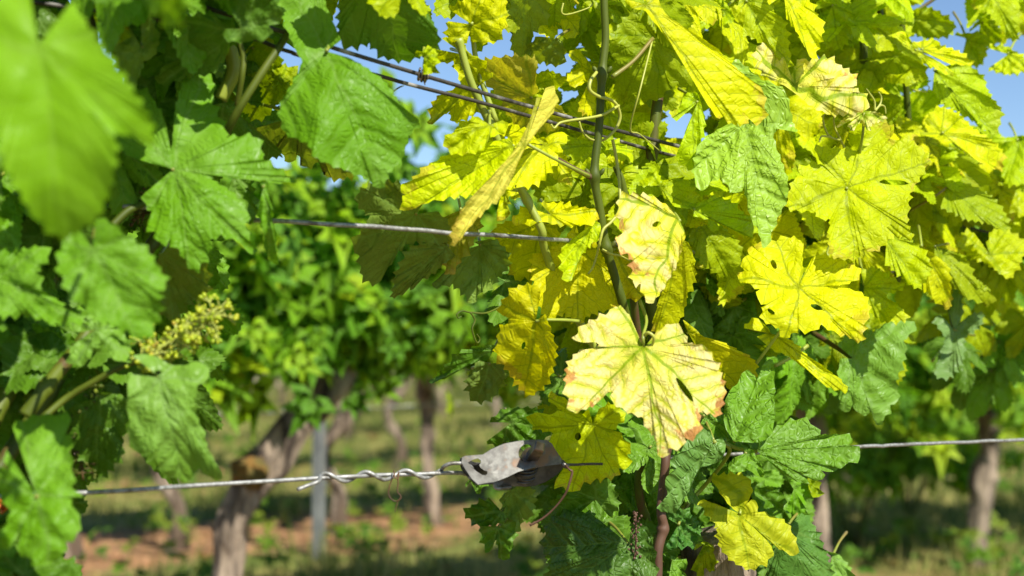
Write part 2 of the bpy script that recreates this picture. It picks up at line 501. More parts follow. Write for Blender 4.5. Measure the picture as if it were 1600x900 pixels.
def leaf_sheet(pts, tint, rg, tooth=0.0062, amp=0.0030, rings=14, gx=0.0, gy=0.0, cup=0.0, fold=0.0, pleat=0.12, wave=0.0035,
               curl=None, ripple=0.003, coarse=1.0, holes=(), seedv=None):
    """returns local arrays: x right, y down, z away; plus faces and attributes"""
    if curl is None: curl = rg.uniform(-.10, .28)
    B, par, area = outline(pts, tooth, amp, coarse, rg)
    can, mid = canon_angles(pts, par)
    tb = np.unwrap(np.arctan2(B[:, 0], B[:, 1]))
    sg = 1.0 if tb[-1] > tb[0] else -1.0
    mono = np.maximum.accumulate(tb * sg)
    if (mono - tb * sg).max() < 0.75:
        # keep the rays from the junction in order, so that no part of the blade folds over itself
        mono = 0.5 * (mono + np.minimum.accumulate((tb * sg)[::-1])[::-1])
        mono = mono + np.linspace(0, 2e-3, len(mono))
        rB = np.linalg.norm(B, axis=1)
        B = np.stack([np.sin(mono * sg) * rB, np.cos(mono * sg) * rB], 1)
        tips = [i for i, p in enumerate(pts) if p[2]]
        if not tips: tips = [int(np.argmax([math.hypot(p[0], p[1]) for p in pts]))]
        nt_ = len(tips)
        ct = [((k - (nt_ - 1) / 2.0) + (0.5 if nt_ % 2 == 0 else 0)) * R(52) for k in range(nt_)]
        tt_ = [float(np.interp(i, par, mono)) for i in tips]
        c0_ = ct[0] - (tt_[0] - mono[0]); c1_ = ct[-1] + (mono[-1] - tt_[-1])
        can = np.interp(mono, [mono[0] - 1e-6] + tt_ + [mono[-1] + 1e-6], [c0_] + ct + [c1_])
        kk = np.ones(9) / 9
        can = np.convolve(np.pad(can, 4, mode='edge'), kk, 'valid')
    nb = len(B)
    rr = np.linspace(0, 1, rings + 1)[1:] ** 0.85
    Rm = np.linalg.norm(B, axis=1).max()
    X = [np.zeros((1, 2))] + [B * f for f in rr]
    XY = np.vstack(X)
    RHO = np.concatenate([[0.0]] + [np.full(nb, f) for f in rr])
    CA = np.concatenate([[0.0]] + [can] * rings)
    gone = []
    for hx, hy, ha, hb, rot in holes:
        dx, dy = XY[:, 0] - hx, XY[:, 1] - hy
        u = dx * math.cos(rot) + dy * math.sin(rot)
        v = -dx * math.sin(rot) + dy * math.cos(rot)
        e = np.sqrt((u / ha) ** 2 + (v / hb) ** 2)
        ins = e < 1
        gone.append(ins)
        f = np.where(ins, 1.0 / np.maximum(e, .15), 1.0)
        XY[:, 0] = hx + dx * f; XY[:, 1] = hy + dy * f
    rad = np.linalg.norm(XY, axis=1)
    x, y = XY[:, 0], XY[:, 1]
    D = R(52)
    a = np.abs((CA / D + 0.5) % 1.0 - 0.5) * 2      # 0 at a vein, 1 midway
    ph = rg.uniform(0, 6.28, 10)
    z = gx * x + gy * y
    z = z + cup * rad * rad / Rm
    th = np.unwrap(np.arctan2(B[:, 0], B[:, 1]))
    dens = np.abs(np.gradient(th)) / (np.abs(np.gradient(can)) + 1e-3)
    ker = np.ones(25) / 25
    dens = np.convolve(np.pad(np.clip(dens, 0, 1.3), 12, mode='edge'), ker, 'valid')
    dens = np.concatenate([[1.0]] + [dens] * rings)
    z = z - 0.6 * pleat * dens ** 1.5 * rad * np.sin(a * math.pi / 2) ** 2 * (1 - .5 * rad / Rm)
    z = z + curl * Rm * (rad / Rm) ** 3.5
    md = mid / (np.linalg.norm(mid) + 1e-9)
    perp = np.abs(x * md[1] - y * md[0])
    z = z - fold * perp
    L = 2 * math.pi / Rm
    z = z + wave * (np.sin(x * L * .9 + ph[0]) * np.cos(y * L * .8 + ph[1]) + 0.7 * np.sin(x * L * 1.9 + ph[2] + y * L * .9) + 0.5 * np.sin(y * L * 3.1 + ph[3]) * np.sin(x * L * 2.7 + ph[4]))
    bi = np.concatenate([[0.0]] + [np.arange(nb) / nb * 6.28] * rings)
    z = z + ripple * RHO ** 4 * (np.sin(bi * 4 + ph[5]) + 0.7 * np.sin(bi * 7 + ph[6]))
    can_r = rad * 10.0
    Rl = np.linalg.norm(B, axis=1)
    el = np.concatenate([[0.0]] + [np.clip(Rl / Rm * 1.35, 0, 1)] * rings)
    uv = np.stack([can_r * np.sin(CA), can_r * np.cos(CA), RHO * el], 1)
    tri = np.stack([np.zeros(nb - 1, int), 1 + np.arange(nb - 1), 2 + np.arange(nb - 1)], 1)
    j = np.arange(nb - 1)
    quads = []
    for i in range(rings - 1):
        s0, s1 = 1 + i * nb, 1 + (i + 1) * nb
        quads.append(np.stack([s0 + j, s1 + j, s1 + j + 1, s0 + j + 1], 1))
    quads = np.vstack(quads)
    # y points down here; faces must look at -z (towards the viewer)
    if area > 0:      # clockwise as seen with y down
        tri = tri[:, ::-1]
        quads = quads[:, ::-1]
    for ins in gone:
        quads = quads[~ins[quads].all(axis=1)]
    var = rg.uniform(0.9, 1.1); hue = rg.uniform(0.86, 1.03) if tint[2] < .019 and tint[0] > .5 else 1.0
    al = rg.uniform(0, 1) if seedv is None else seedv
    t = np.tile(np.array([tint[0] * var * hue, tint[1] * var, tint[2] * var, al]), (len(XY), 1))
    return np.column_stack([x, y, z]), quads, tri, uv, t


def canonical_pts(size, rg, depth=1.0):
    """a five-lobed vine leaf, junction at 0, main lobe towards +y"""
    spec = [(-172, .16, 0), (-150, .50, 0), (-128, .62, 0), (-104, .76, 1), (-90, .66, 0), (-77, .42 / depth, 0), (-66, .70, 0), (-52, .92, 1), (-38, .78, 0),
            (-27, .50 / depth, 0), (-15, .84, 0), (0, 1.08, 1)]
    spec = spec + [(-a, r, t) for a, r, t in spec[-2::-1]]
    out = []
    for a, r, t in spec:
        a2 = R(a + rg.uniform(-4, 4)); r2 = r * size * rg.uniform(.9, 1.1)
        out.append((math.sin(a2) * r2, math.cos(a2) * r2, t))
    return out


TYPES = {
    'Y': (M_YEL, (0.76, 0.77, 0.0)),
    'O': (M_YEL, (0.68, 0.62, 0.0)),  # the yellow of Y deepened for leaves standing in shade
    'Q': (M_PALE, (0.84, 0.73, 0.02)),
    'P': (M_PALE, (0.82, 0.72, 0.09)),
    'W': (M_YEL, (0.80, 0.70, 0.10)),
    'L': (M_LIME, (0.58, 0.68, 0.0)),
    'M': (M_LIME, (0.38, 0.48, 0.002)),
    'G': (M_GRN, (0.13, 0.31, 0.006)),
    'D': (M_GRN, (0.075, 0.18, 0.005)),  # G darkened for leaves in shade; also serves mature dark green leaves
    'H': (M_SOFT, (0.20, 0.42, 0.004)),
    'C': (M_CRK, (0.13, 0.29, 0.01)),
    'K': (M_CRK, (0.33, 0.52, 0.03)),
    'S': (M_GREY, (0.17, 0.34, 0.03)),
}

HERO_BOX = []


def hero(vine, typ, J, pts, off=0.0, gx=None, gy=None, cup=None, fold=0.1, pleat=0.08, wave=0.003, ripple=0.003, pet=None, holes=(), label=None,
         tooth=0.0078, amp=0.0044, rings=14, name='leaf', d=None, tint=None, pr=0.0014):
    """a leaf traced in the photograph, hung at its own distance from the camera"""
    rg = np.random.default_rng(int(J[0] * 13 + J[1] * 7) & 0xffff)
    dep = rowdepth(J[0]) + off if d is None else d
    sc = dep / FPX
    q = [((p[0] - J[0]) * sc, (p[1] - J[1]) * sc, 1 if len(p) > 2 else 0) for p in pts]
    if gx is None: gx = rg.uniform(-.1, .4)
    if gy is None: gy = rg.uniform(-.7, -.3)
    if cup is None: cup = rg.uniform(-.25, .35)
    mat, tc = TYPES[typ]
    if tint: tc = tint
    hs = [((h[0] - J[0]) * sc, (h[1] - J[1]) * sc, h[2] * sc, h[3] * sc, R(h[4])) for h in holes]
    if holes: rings = 34
    V, Q, T, uv, tt = leaf_sheet(q, tc, rg, tooth=tooth, amp=amp, rings=rings, gx=gx, gy=gy, cup=cup, fold=fold, pleat=pleat, wave=wave, ripple=ripple, holes=hs)
    px = J[0] + V[:, 0] / sc
    py = J[1] + V[:, 1] / sc
    W = np.array([P(a, b, dep + z) for a, b, z in zip(px, py, V[:, 2])])
    o = P(J[0], J[1], dep)
    me = mesh_np(name, W - o, [Q, T], {'leaf_uv': ('FLOAT_VECTOR', uv), 'tint': ('FLOAT_COLOR', tt)})
    ob = link(name, me, mat, vine, o)
    if label: ob['label'] = label
    xs = [p[0] for p in pts]; ys = [p[1] for p in pts]
    HERO_BOX.append((min(xs), max(xs), min(ys), max(ys)))
    # petiole: leaves the junction behind the blade and runs to a cane
    if pet is not False:
        if pet is None:
            dx = rg.uniform(-35, 35); dy = rg.uniform(-45, 10)
            a = [(J[0], J[1], dep + .001), (J[0] + dx * .5, J[1] + dy * .6, dep + .022), (J[0] + dx, J[1] + dy, dep + .055)]
        else:
            a = [(J[0], J[1], dep)] + [(p[0], p[1], dep + (p[2] if len(p) > 2 else 0.02)) for p in pet]
        path = spline([P(*p) for p in a], 6)
        mb = MB(); mb.tube(path, [pr, pr * 0.9, pr * 1.15], 7)
        mb.build('petiole', M_PET if typ not in 'YPQWLO' else M_LCANE, ob)
    return ob


def frame_from_normal(nv, roll):
    nv = np.array(nv, float); nv /= np.linalg.norm(nv)
    down = np.array([0, 0, -1.0])
    y = down - nv * (down @ nv)
    if np.linalg.norm(y) < 1e-3: y = np.array([1.0, 0, 0])
    y /= np.linalg.norm(y)
    x = np.cross(y, nv)
    c, s = math.cos(roll), math.sin(roll)
    return x * c + y * s, -x * s + y * c, -nv          # x, y(down the leaf), z(away from viewer side)


def filler_arrays(pos, nv, roll, size, tint, rg, coarse=2.2, rings=7):
    pts = canonical_pts(size, rg, rg.uniform(.95, 1.35))
    V, Q, T, uv, tt = leaf_sheet(pts, tint, rg, rings=rings, cup=rg.uniform(-.3, .5), fold=rg.uniform(-.1, .35), pleat=.09, wave=.004 * size / .07, ripple=.004 * size / .07, coarse=coarse, amp=.0024)
    X, Y, Z = frame_from_normal(nv, roll)
    W = pos + np.outer(V[:, 0], X) + np.outer(V[:, 1], Y) + np.outer(V[:, 2], Z)
    return W, Q, T, uv, tt


def join(arrs):
    V, Q, T, U, C, n = [], [], [], [], [], 0
    for v, q, t, u, c in arrs:
        V.append(v); Q.append(q + n); T.append(t + n); U.append(u); C.append(c); n += len(v)
    return np.vstack(V), np.vstack(Q), np.vstack(T), np.vstack(U), np.vstack(C)

# ------------------------------------------------------------------ the three foreground vines
b = on_row(ROW_Q[0], -60)
V_LEFT = thing('grapevine', (b[0], b[1], 0), 'green grapevine at the left with near blurred leaves and a yellow flower cluster', 'grapevine', 'grapevines of the nearest row')
b = on_row(ROW_Q[0], 1110)
V_YEL = thing('grapevine', (b[0] + .02, b[1] + .06, 0), 'tall grapevine with bright yellow leaves filling the centre and right', 'grapevine', 'grapevines of the nearest row')
b = on_row(ROW_Q[0], 1050)
V_LOW = thing('grapevine', (b[0], b[1], 0), 'low grapevine with crinkled dark green leaves around a brown cane under the pale yellow leaf', 'grapevine', 'grapevines of the nearest row')
A, B_, C_ = V_LEFT, V_YEL, V_LOW

# ---- left vine
hero(A, 'H', (60, 70), [(110, 5), (150, 60), (197, 127), (232, 185), (238, 226, 1), (208, 212), (178, 200), (180, 240), (172, 292), (150, 337), (112, 366, 1), (90, 367), (66, 350), (44, 322), (22, 278), (6, 245), (0, 200), (-50, 130), (-80, 20, 1), (-30, -40), (40, -50)],
     d=.70, gx=.1, gy=-.25, cup=.1, amp=.003, pet=False, wave=.002)
hero(A, 'H', (262, -30), [(240, -25), (233, 5), (253, 22), (268, 39, 1), (280, 22), (289, -12), (280, -40)], d=.68, gy=.6)
hero(A, 'G', (145, 388), [(150, 342), (173, 350), (213, 380), (233, 397), (258, 441, 1), (248, 455), (247, 487), (240, 508), (227, 527, 1), (200, 514), (170, 505), (147, 493), (136, 475), (126, 472), (108, 455), (92, 412), (96, 388), (118, 350)],
     d=.86, gx=.1, gy=-.35, cup=.2)
hero(A, 'G', (270, 265), [(262, 262), (233, 253), (205, 247), (180, 227), (157, 170), (155, 140, 1), (200, 137), (232, 146), (240, 170), (256, 180), (258, 208), (268, 236), (277, 205), (272, 170), (282, 140), (312, 117, 1), (332, 128), (330, 162), (350, 200), (356, 218), (395, 214), (407, 232), (412, 250), (460, 286, 1), (430, 289), (385, 272), (335, 270), (330, 285),
     (356, 300), (383, 325), (383, 352), (394, 398, 1), (370, 370), (345, 366), (329, 373), (325, 397), (302, 421, 1), (283, 390), (267, 373), (250, 378), (244, 362), (227, 350), (242, 333), (228, 318), (226, 302)],
     d=1.02, gx=.05, gy=-.45, cup=.1, pleat=.12, wave=.003, fold=0, tooth=.009)
hero(A, 'G', (510, 80), [(545, 90), (567, 103), (597, 127), (614, 147), (632, 172), (655, 191), (638, 212), (627, 248), (607, 270), (597, 294, 1), (577, 280), (533, 262), (497, 247), (480, 223), (447, 207), (438, 170, 1), (457, 133), (472, 97), (463, 80), (452, 53), (443, 30), (430, 0), (436, -45, 1), (470, -60), (495, -20), (533, 63)],
     off=-.03, gx=.15, gy=-.45, cup=.35, pleat=.10, wave=.005, fold=.25, tooth=.008, amp=.0026, label='large glossy leaf hanging under the top wires')
hero(A, 'D', (590, -50), [(540, -60), (533, 0), (530, 33), (533, 62), (550, 72), (577, 67), (600, 88), (628, 94, 1), (648, 90), (684, 68), (677, 42), (657, 0), (640, -60), (610, -60)], off=-.04, gy=.75, gx=.2, cup=-.1)
hero(A, 'D', (362, 52), [(363, 17), (366, 33), (361, 57), (353, 87), (328, 113), (290, 119), (252, 131, 1), (250, 116), (262, 103), (260, 83), (267, 60), (287, 33), (333, 20)], off=-.02, gy=.5, gx=-.4)
hero(A, 'D', (376, 45), [(352, 45), (352, 60), (380, 66), (400, 60), (413, 62), (420, 38), (441, 27), (430, 10), (434, -10), (420, -60, 1), (380, -60), (362, -10), (368, 27)], off=-.05, gy=.4)
hero(A, 'D', (350, 160), [(285, 110), (330, 110), (345, 150), (380, 192), (447, 231, 1), (412, 249), (380, 245), (300, 235), (275, 180)], off=.06, gy=.8)
hero(A, 'D', (222, 75), [(217, -20), (240, 40), (248, 62), (240, 87), (223, 97), (213, 121), (204, 134, 1), (187, 108), (177, 83), (160, 50), (176, 38), (190, 23)], off=.03, gy=.3, tint=(.16, .28, .03))
hero(A, 'M', (196, 20), [(190, 22), (196, 45), (194, 62), (176, 64), (172, 52), (186, 36)], off=.025, gy=-.6)
hero(A, 'G', (412, 292), [(404, 285), (417, 283), (421, 330), (431, 395), (425, 408, 1), (415, 362), (407, 328)], off=-.05, gy=-.3, pleat=.02)
hero(A, 'G', (-10, 430), [(0, 392), (30, 395), (60, 386), (74, 402), (54, 422), (63, 447), (62, 458), (90, 473), (98, 483), (131, 500, 1), (90, 504), (50, 491), (0, 492), (-45, 480), (-60, 400)], d=.94, gy=-.6, wave=.006)
hero(A, 'S', (150, 515), [(115, 520), (123, 503), (133, 497), (150, 497), (167, 507), (193, 520), (190, 538), (205, 548, 1), (190, 564), (173, 550), (163, 535), (143, 550), (120, 569, 1), (110, 553), (115, 537)], off=.0, gy=-.5)
hero(A, 'S', (250, 590), [(207, 556), (240, 556), (267, 570), (290, 571), (312, 566), (327, 587), (308, 603), (304, 645), (320, 683), (323, 700), (335, 722), (348, 747, 1), (330, 746), (311, 732), (290, 755, 1), (277, 746), (257, 740), (247, 723), (240, 707), (220, 709), (202, 684), (203, 658), (200, 620), (204, 585)],
     off=-.06, gy=-.35, gx=.1, wave=.003, pleat=.05, holes=[(247, 582, 5, 3.5, 0), (224, 640, 2.5, 4, 0)], tooth=.011, amp=.002, label='grey green leaf hanging beside the flower cluster')
hero(A, 'G', (57, 776), [(20, 668), (60, 650), (110, 652), (100, 677), (113, 688), (107, 703), (111, 733), (112, 762), (129, 781, 1), (102, 774), (112, 790), (125, 817), (121, 832), (103, 847), (98, 865), (67, 884, 1), (48, 872), (40, 862), (31, 867), (32, 822), (13, 857, 1), (1, 843), (17, 800), (0, 770), (-25, 745, 1), (-30, 720), (13, 738), (10, 703)],
     off=-.08, gy=-.4, gx=.1, wave=.003, cup=.2, tooth=.010, amp=.0028)
hero(A, 'D', (155, 620), [(117, 633), (113, 667), (115, 690), (133, 720), (143, 748, 1), (167, 735), (187, 713), (190, 683), (201, 645), (193, 620), (150, 612)], off=.03, gy=.2)
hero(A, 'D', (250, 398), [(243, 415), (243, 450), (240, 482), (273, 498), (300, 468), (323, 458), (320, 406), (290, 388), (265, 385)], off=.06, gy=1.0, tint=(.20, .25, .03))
hero(A, 'M', (395, 75), [(372, 95), (400, 62), (422, 60), (440, 100), (436, 150), (415, 181, 1), (385, 186), (358, 166), (356, 140)], off=.08, gy=1.0, tint=(.24, .32, .0))
hero(A, 'M', (440, 130), [(420, 103), (450, 105), (465, 115), (459, 142), (440, 160), (422, 120)], off=.07, gy=-.3)
hero(A, 'M', (470, 180), [(405, 165), (440, 178), (500, 230), (562, 262), (542, 276), (519, 278), (505, 248), (480, 261), (466, 236), (453, 254, 1), (434, 231), (414, 241), (400, 200)], off=.09, gy=.95, tint=(.24, .30, .03))
hero(A, 'L', (160, -10), [(120, 5), (125, 30), (145, 42), (170, 30), (188, 20), (185, -20), (140, -30)], off=.14, gy=.5)
hero(A, 'D', (60, 330), [(-20, 300), (-10, 380), (40, 400), (110, 415), (140, 380), (120, 330), (60, 290)], off=.08, gy=.0)
hero(A, 'D', (70, 560), [(-20, 510), (60, 505), (110, 530), (115, 575), (80, 600), (20, 610), (-20, 590)], off=.07)
hero(A, 'D', (40, 900), [(-20, 880), (60, 868), (118, 880), (125, 930), (60, 960), (-20, 940)], off=-.02)
hero(A, 'D', (365, 275), [(335, 266), (378, 262), (392, 290), (400, 335), (380, 345), (350, 310)], off=.05)
hero(A, 'D', (330, 60), [(215, 0), (290, -20), (350, 15), (345, 60), (300, 95), (245, 90), (235, 50)], off=.10, gy=.8)
hero(A, 'D', (230, 160), [(215, 130), (250, 125), (290, 160), (285, 230), (262, 240), (240, 200)], off=.08, gy=-.1)

# ---- yellow vine
hero(B_, 'P', (1006, 544), [(999, 534), (996, 515), (988, 485), (967, 478, 1), (947, 492), (918, 506), (903, 521), (899, 540, 1), (918, 535), (936, 531), (940, 540), (933, 546), (903, 552), (888, 572), (885, 598), (889, 622), (895, 643, 1), (918, 633), (930, 630), (947, 613), (960, 608), (958, 628), (987, 645), (1004, 652), (1013, 671), (1026, 680), (1025, 694), (1034, 715, 1), (1045, 700), (1065, 697), (1069, 684), (1088, 679), (1093, 660), (1092, 645), (1099, 640), (1111, 645), (1121, 650, 1), (1129, 625), (1131, 604), (1122, 580), (1106, 547), (1088, 541), (1074, 537), (1068, 521, 1), (1048, 507), (1022, 523), (1014, 534)],
     off=-.12, gx=.05, gy=-.62, cup=.1, fold=.12, pleat=.10, wave=.0035, tooth=.0085, amp=.0038, rings=40, label='big pale yellow leaf with rusty brown edges', pet=[(1005, 525, -.004), (1010, 500, .03), (1000, 470, .06)], holes=[(1004, 596, 1.6, 6, 35), (1070, 609, 23, 4.5, 54), (918, 538, 16, 3, -6)])
hero(B_, 'Q', (1062, 345), [(1047, 325), (1013, 309), (985, 305), (969, 309, 1), (968, 343), (974, 363), (966, 383), (981, 396), (989, 407), (989, 437), (1001, 443), (1007, 461), (1016, 474, 1), (1030, 455), (1048, 425), (1060, 400), (1066, 380), (1070, 362)],
     off=-.10, gx=.2, gy=-.55, cup=.15, pleat=.12, holes=[(1026, 350, 7, 4, -25)], rings=20, tooth=.0085, label='pale leaf with brown specks beside the green cane')
hero(B_, 'O', (1066, 372), [(1076, 380), (1083, 400), (1085, 433), (1070, 467), (1063, 497), (1040, 515), (1020, 524, 1), (1007, 503), (1014, 480), (1038, 445), (1052, 415), (1062, 392)], off=-.085, gx=.9, gy=.5, cup=.1, pleat=.05, ripple=.002, pet=False)
hero(B_, 'O', (837, 502), [(845, 455), (830, 446), (807, 450), (784, 476, 1), (782, 490), (803, 496), (782, 517), (777, 553), (788, 570), (810, 601), (827, 617, 1), (850, 602), (863, 575), (866, 550), (861, 520), (852, 490)],
     off=-.02, gx=-.5, gy=.1, cup=.3, fold=.3, holes=[(818, 540, 3, 6, 15)], pet=[(850, 500, 0.0), (880, 500, .01), (905, 502, .03)])
hero(B_, 'O', (910, 388), [(900, 350), (885, 370), (860, 393), (832, 403), (835, 440), (840, 470), (858, 500), (868, 492), (883, 488), (900, 502, 1), (915, 495), (935, 485), (962, 480), (956, 440), (940, 400), (936, 352), (915, 342)], off=.03, gy=.1, gx=.2, cup=-.2, pleat=.2)
hero(B_, 'L', (925, 350), [(908, 350), (925, 345), (938, 350), (936, 372), (915, 385), (900, 410), (889, 440), (880, 425), (878, 395), (895, 375)], off=.0, gx=-.4, gy=-.6, cup=0, ripple=.001)
hero(B_, 'O', (960, 390), [(950, 385), (975, 380), (985, 400), (1005, 440), (1003, 463), (985, 466), (965, 450), (952, 420)], off=.035, gy=.2)
hero(B_, 'O', (850, 350), [(828, 340), (810, 343), (776, 355), (772, 370), (790, 376), (772, 385), (790, 405), (802, 430), (823, 444, 1), (850, 420), (872, 385), (868, 350)], off=.04, gy=.5)
hero(B_, 'Y', (860, 335), [(845, 318), (870, 318), (905, 325), (935, 330), (930, 345), (900, 350), (870, 350), (840, 345), (820, 350), (800, 345), (822, 325)], off=.02, gy=-.6)
hero(B_, 'Y', (802, 228), [(800, 215), (762, 224), (728, 237), (700, 246), (668, 260), (645, 284), (626, 298), (640, 304), (629, 315), (634, 329, 1), (655, 316), (677, 312), (702, 306), (733, 303), (757, 300), (790, 272), (815, 242)], off=-.03, gx=-.1, gy=-.15, cup=.0, pleat=.08, wave=.004, tooth=.009)
hero(B_, 'Y', (765, 195), [(747, 182), (717, 197), (718, 204), (695, 217), (700, 232), (714, 240), (747, 235), (765, 215), (790, 205), (785, 188)], off=-.01, gy=-.6)
hero(B_, 'W', (822, 224), [(852, 138), (868, 146), (866, 166), (846, 196), (826, 224), (807, 256), (790, 292), (768, 318), (743, 337), (727, 352), (716, 378), (710, 386, 1), (707, 362), (719, 337), (745, 305), (780, 265), (808, 228), (832, 180), (845, 152)], off=-.06, gx=.9, gy=-.2, cup=0, pleat=.04, fold=.1, ripple=.004, wave=.003, label='pale narrow leaf seen nearly edge on', pet=[(870, 250, .01), (920, 275, .05)])
hero(B_, 'Y', (850, 225), [(825, 225), (850, 214), (862, 235), (872, 248), (862, 260), (845, 282), (820, 291), (803, 286), (790, 310), (785, 290), (805, 255)], off=-.005, gy=-.7)
hero(B_, 'L', (935, 225), [(930, 215), (960, 218), (987, 240), (978, 249), (955, 240), (930, 240), (905, 250), (880, 235), (895, 215)], off=.02, gy=-.6)
hero(B_, 'M', (830, 152), [(843, 143), (830, 113), (843, 94), (800, 89), (767, 93), (747, 103), (758, 127), (781, 147), (790, 170), (810, 195), (860, 205), (890, 190), (870, 165)], off=.06, gy=.95, tint=(.52, .46, .04))
hero(B_, 'Y', (745, 135), [(752, 140), (754, 168), (733, 181), (710, 190), (700, 171), (690, 173), (673, 198, 1), (676, 167), (690, 150), (720, 132), (712, 98, 1), (745, 105), (770, 120)], off=.05, gy=.3)
hero(B_, 'Y', (736, 38), [(702, 15), (733, -5), (760, -25), (787, -5), (790, 30), (777, 63), (750, 65), (733, 56), (720, 68), (700, 57), (701, 33)], off=.04, gy=-.1, gx=-.4)
hero(B_, 'Y', (725, 85), [(690, 60), (720, 68), (738, 88), (760, 100), (740, 112), (708, 95), (675, 96), (678, 76)], off=.035, gy=.6)
hero(B_, 'L', (662, 88), [(648, 90), (660, 80), (676, 75), (682, 90), (677, 114, 1), (660, 104)], off=-.03, gy=-.3)
hero(B_, 'D', (825, -10), [(800, -20), (800, 40), (802, 80), (815, 95, 1), (825, 80), (830, 50), (856, 30), (850, -10)], off=.05, gy=.9, tint=(.26, .33, .03))
hero(B_, 'D', (870, 60), [(845, 57), (823, 75), (835, 95), (850, 96), (872, 102), (882, 86), (875, 62)], off=.07, gy=.9, tint=(.26, .33, .03))
hero(B_, 'M', (1020, 60), [(993, 20), (972, 35), (957, 60), (963, 80), (957, 110), (967, 140), (980, 142), (1000, 153), (1030, 154, 1), (1047, 133), (1083, 128), (1072, 90), (1066, 67), (1047, 56)], off=.02, gy=.1, gx=.1, cup=.3, pet=[(990, 95, -.02), (957, 120, -.035)], pr=.0019)
hero(B_, 'Y', (1012, 8), [(976, -2), (988, 13), (1008, 17), (1020, 33), (1040, 50), (1063, 73), (1083, 110), (1090, 140), (1096, 180), (1105, 196), (1111, 183), (1133, 198, 1), (1150, 190), (1161, 194), (1170, 186), (1191, 188), (1194, 147), (1181, 133), (1160, 123), (1140, 103), (1130, 83), (1097, 63), (1067, 46), (1048, 30), (1033, 10), (1027, -5), (1003, -22)],
     off=-.09, gx=.25, gy=-.35, cup=.15, fold=.0, pleat=.035, tooth=.009, label='long bright yellow leaf hanging beside the green cane', pet=False)
hero(B_, 'L', (1130, 15), [(1045, 30), (1060, 10), (1090, -5), (1130, 0), (1147, 30), (1122, 40), (1100, 42), (1073, 45)], off=.05)
hero(B_, 'L', (1167, 3), [(1150, 27), (1158, -10), (1180, -30), (1216, -5), (1204, 20), (1223, 31), (1230, 60), (1234, 104, 1), (1207, 77), (1182, 60), (1160, 52)], off=-.01, gy=-.2)
hero(B_, 'Y', (1225, -10), [(1202, 8), (1203, -15), (1250, -20), (1277, 27), (1286, 43), (1280, 67), (1270, 91, 1), (1259, 67), (1243, 43), (1230, 24)], off=-.04, gy=-.6)
hero(B_, 'L', (1300, 8), [(1275, 15), (1285, 0), (1330, 20), (1338, 45), (1325, 62), (1310, 76), (1290, 70), (1284, 48)], off=.01, gy=.2)
hero(B_, 'Q', (1242, 134), [(1234, 122), (1250, 93), (1265, 97), (1293, 92), (1317, 107), (1338, 123), (1333, 137), (1354, 154, 1), (1350, 173), (1300, 177), (1260, 158), (1226, 134), (1190, 111), (1181, 80, 1), (1200, 64), (1218, 80), (1228, 104)], off=-.07, gy=-.7, gx=.0, wave=.006, tint=(.84, .74, .06))
hero(B_, 'Y', (1430, 78), [(1425, 66), (1404, 43), (1377, 27), (1350, 27, 1), (1363, 40), (1390, 60), (1410, 80), (1433, 95), (1460, 105), (1490, 116, 1), (1455, 92)], off=-.03, gy=-.4, pleat=.04, ripple=.002)
hero(B_, 'Y', (1440, 78), [(1425, 68), (1460, 62), (1471, 73), (1500, 83), (1518, 101, 1), (1484, 97), (1457, 87)], off=-.02, gy=-.9)
hero(B_, 'M', (1400, 90), [(1317, 97), (1350, 95), (1383, 80), (1423, 83), (1443, 100), (1446, 124), (1417, 121), (1393, 124), (1367, 123), (1337, 114)], off=.01, gy=.8)
hero(B_, 'M', (1430, 30), [(1417, 20), (1450, 12), (1491, 37), (1483, 54), (1450, 60), (1424, 48)], off=.05, gy=.7)
hero(B_, 'L', (1550, -10), [(1517, 0), (1540, -30), (1585, -20), (1593, 27), (1587, 61, 1), (1563, 40), (1543, 17), (1528, 20), (1518, 44), (1510, 38)], off=-.02, gy=-.3)
hero(B_, 'M', (1535, 35), [(1515, 50), (1535, 27), (1560, 43), (1566, 60), (1545, 73), (1525, 65)], off=.04, gy=.9)
hero(B_, 'M', (1510, 60), [(1492, 55), (1530, 53), (1541, 80), (1530, 101), (1500, 100)], off=.03, gy=.6)
hero(B_, 'L', (1575, 85), [(1543, 75), (1570, 73), (1592, 85), (1612, 105), (1575, 116), (1545, 106)], off=.0)
hero(B_, 'L', (1460, 110), [(1447, 117), (1483, 102), (1510, 100), (1537, 123), (1543, 147), (1564, 173), (1556, 208, 1), (1535, 195), (1527, 187), (1503, 177), (1477, 163), (1457, 140)], off=.0, gy=-.2)
hero(B_, 'Y', (1472, 208), [(1450, 197), (1450, 182), (1470, 168), (1500, 180), (1520, 203), (1543, 217), (1566, 238, 1), (1563, 267), (1550, 274), (1520, 260), (1503, 233), (1490, 217), (1450, 213), (1437, 206)], off=-.04, gy=-.35)
hero(B_, 'M', (1480, 235), [(1463, 228), (1500, 235), (1530, 263), (1546, 275), (1540, 301), (1500, 296), (1473, 270)], off=.02, gy=.7)
hero(B_, 'L', (1590, 220), [(1553, 222), (1600, 212), (1640, 240), (1620, 280), (1575, 287), (1558, 250)], off=.03, gy=-.5)
hero(B_, 'Y', (1323, 295), [(1328, 284), (1338, 250), (1330, 235), (1300, 232), (1273, 230, 1), (1293, 263), (1277, 257), (1247, 263), (1260, 277), (1240, 283), (1232, 324, 1), (1273, 330), (1280, 340), (1297, 343), (1300, 397), (1337, 404, 1), (1347, 383), (1367, 392), (1397, 367), (1426, 371, 1), (1417, 350), (1421, 303), (1437, 277), (1451, 247, 1), (1423, 220), (1387, 220), (1397, 203), (1377, 190), (1357, 197), (1345, 225), (1334, 262)],
     off=-.10, gx=.12, gy=-.5, pleat=.1, cup=.1, tooth=.009, amp=.004, rings=20, holes=[(1397, 285, 24, 4, 3)], tint=(.76, .76, .0), label='large yellow leaf with a pale shiny patch high on the right')
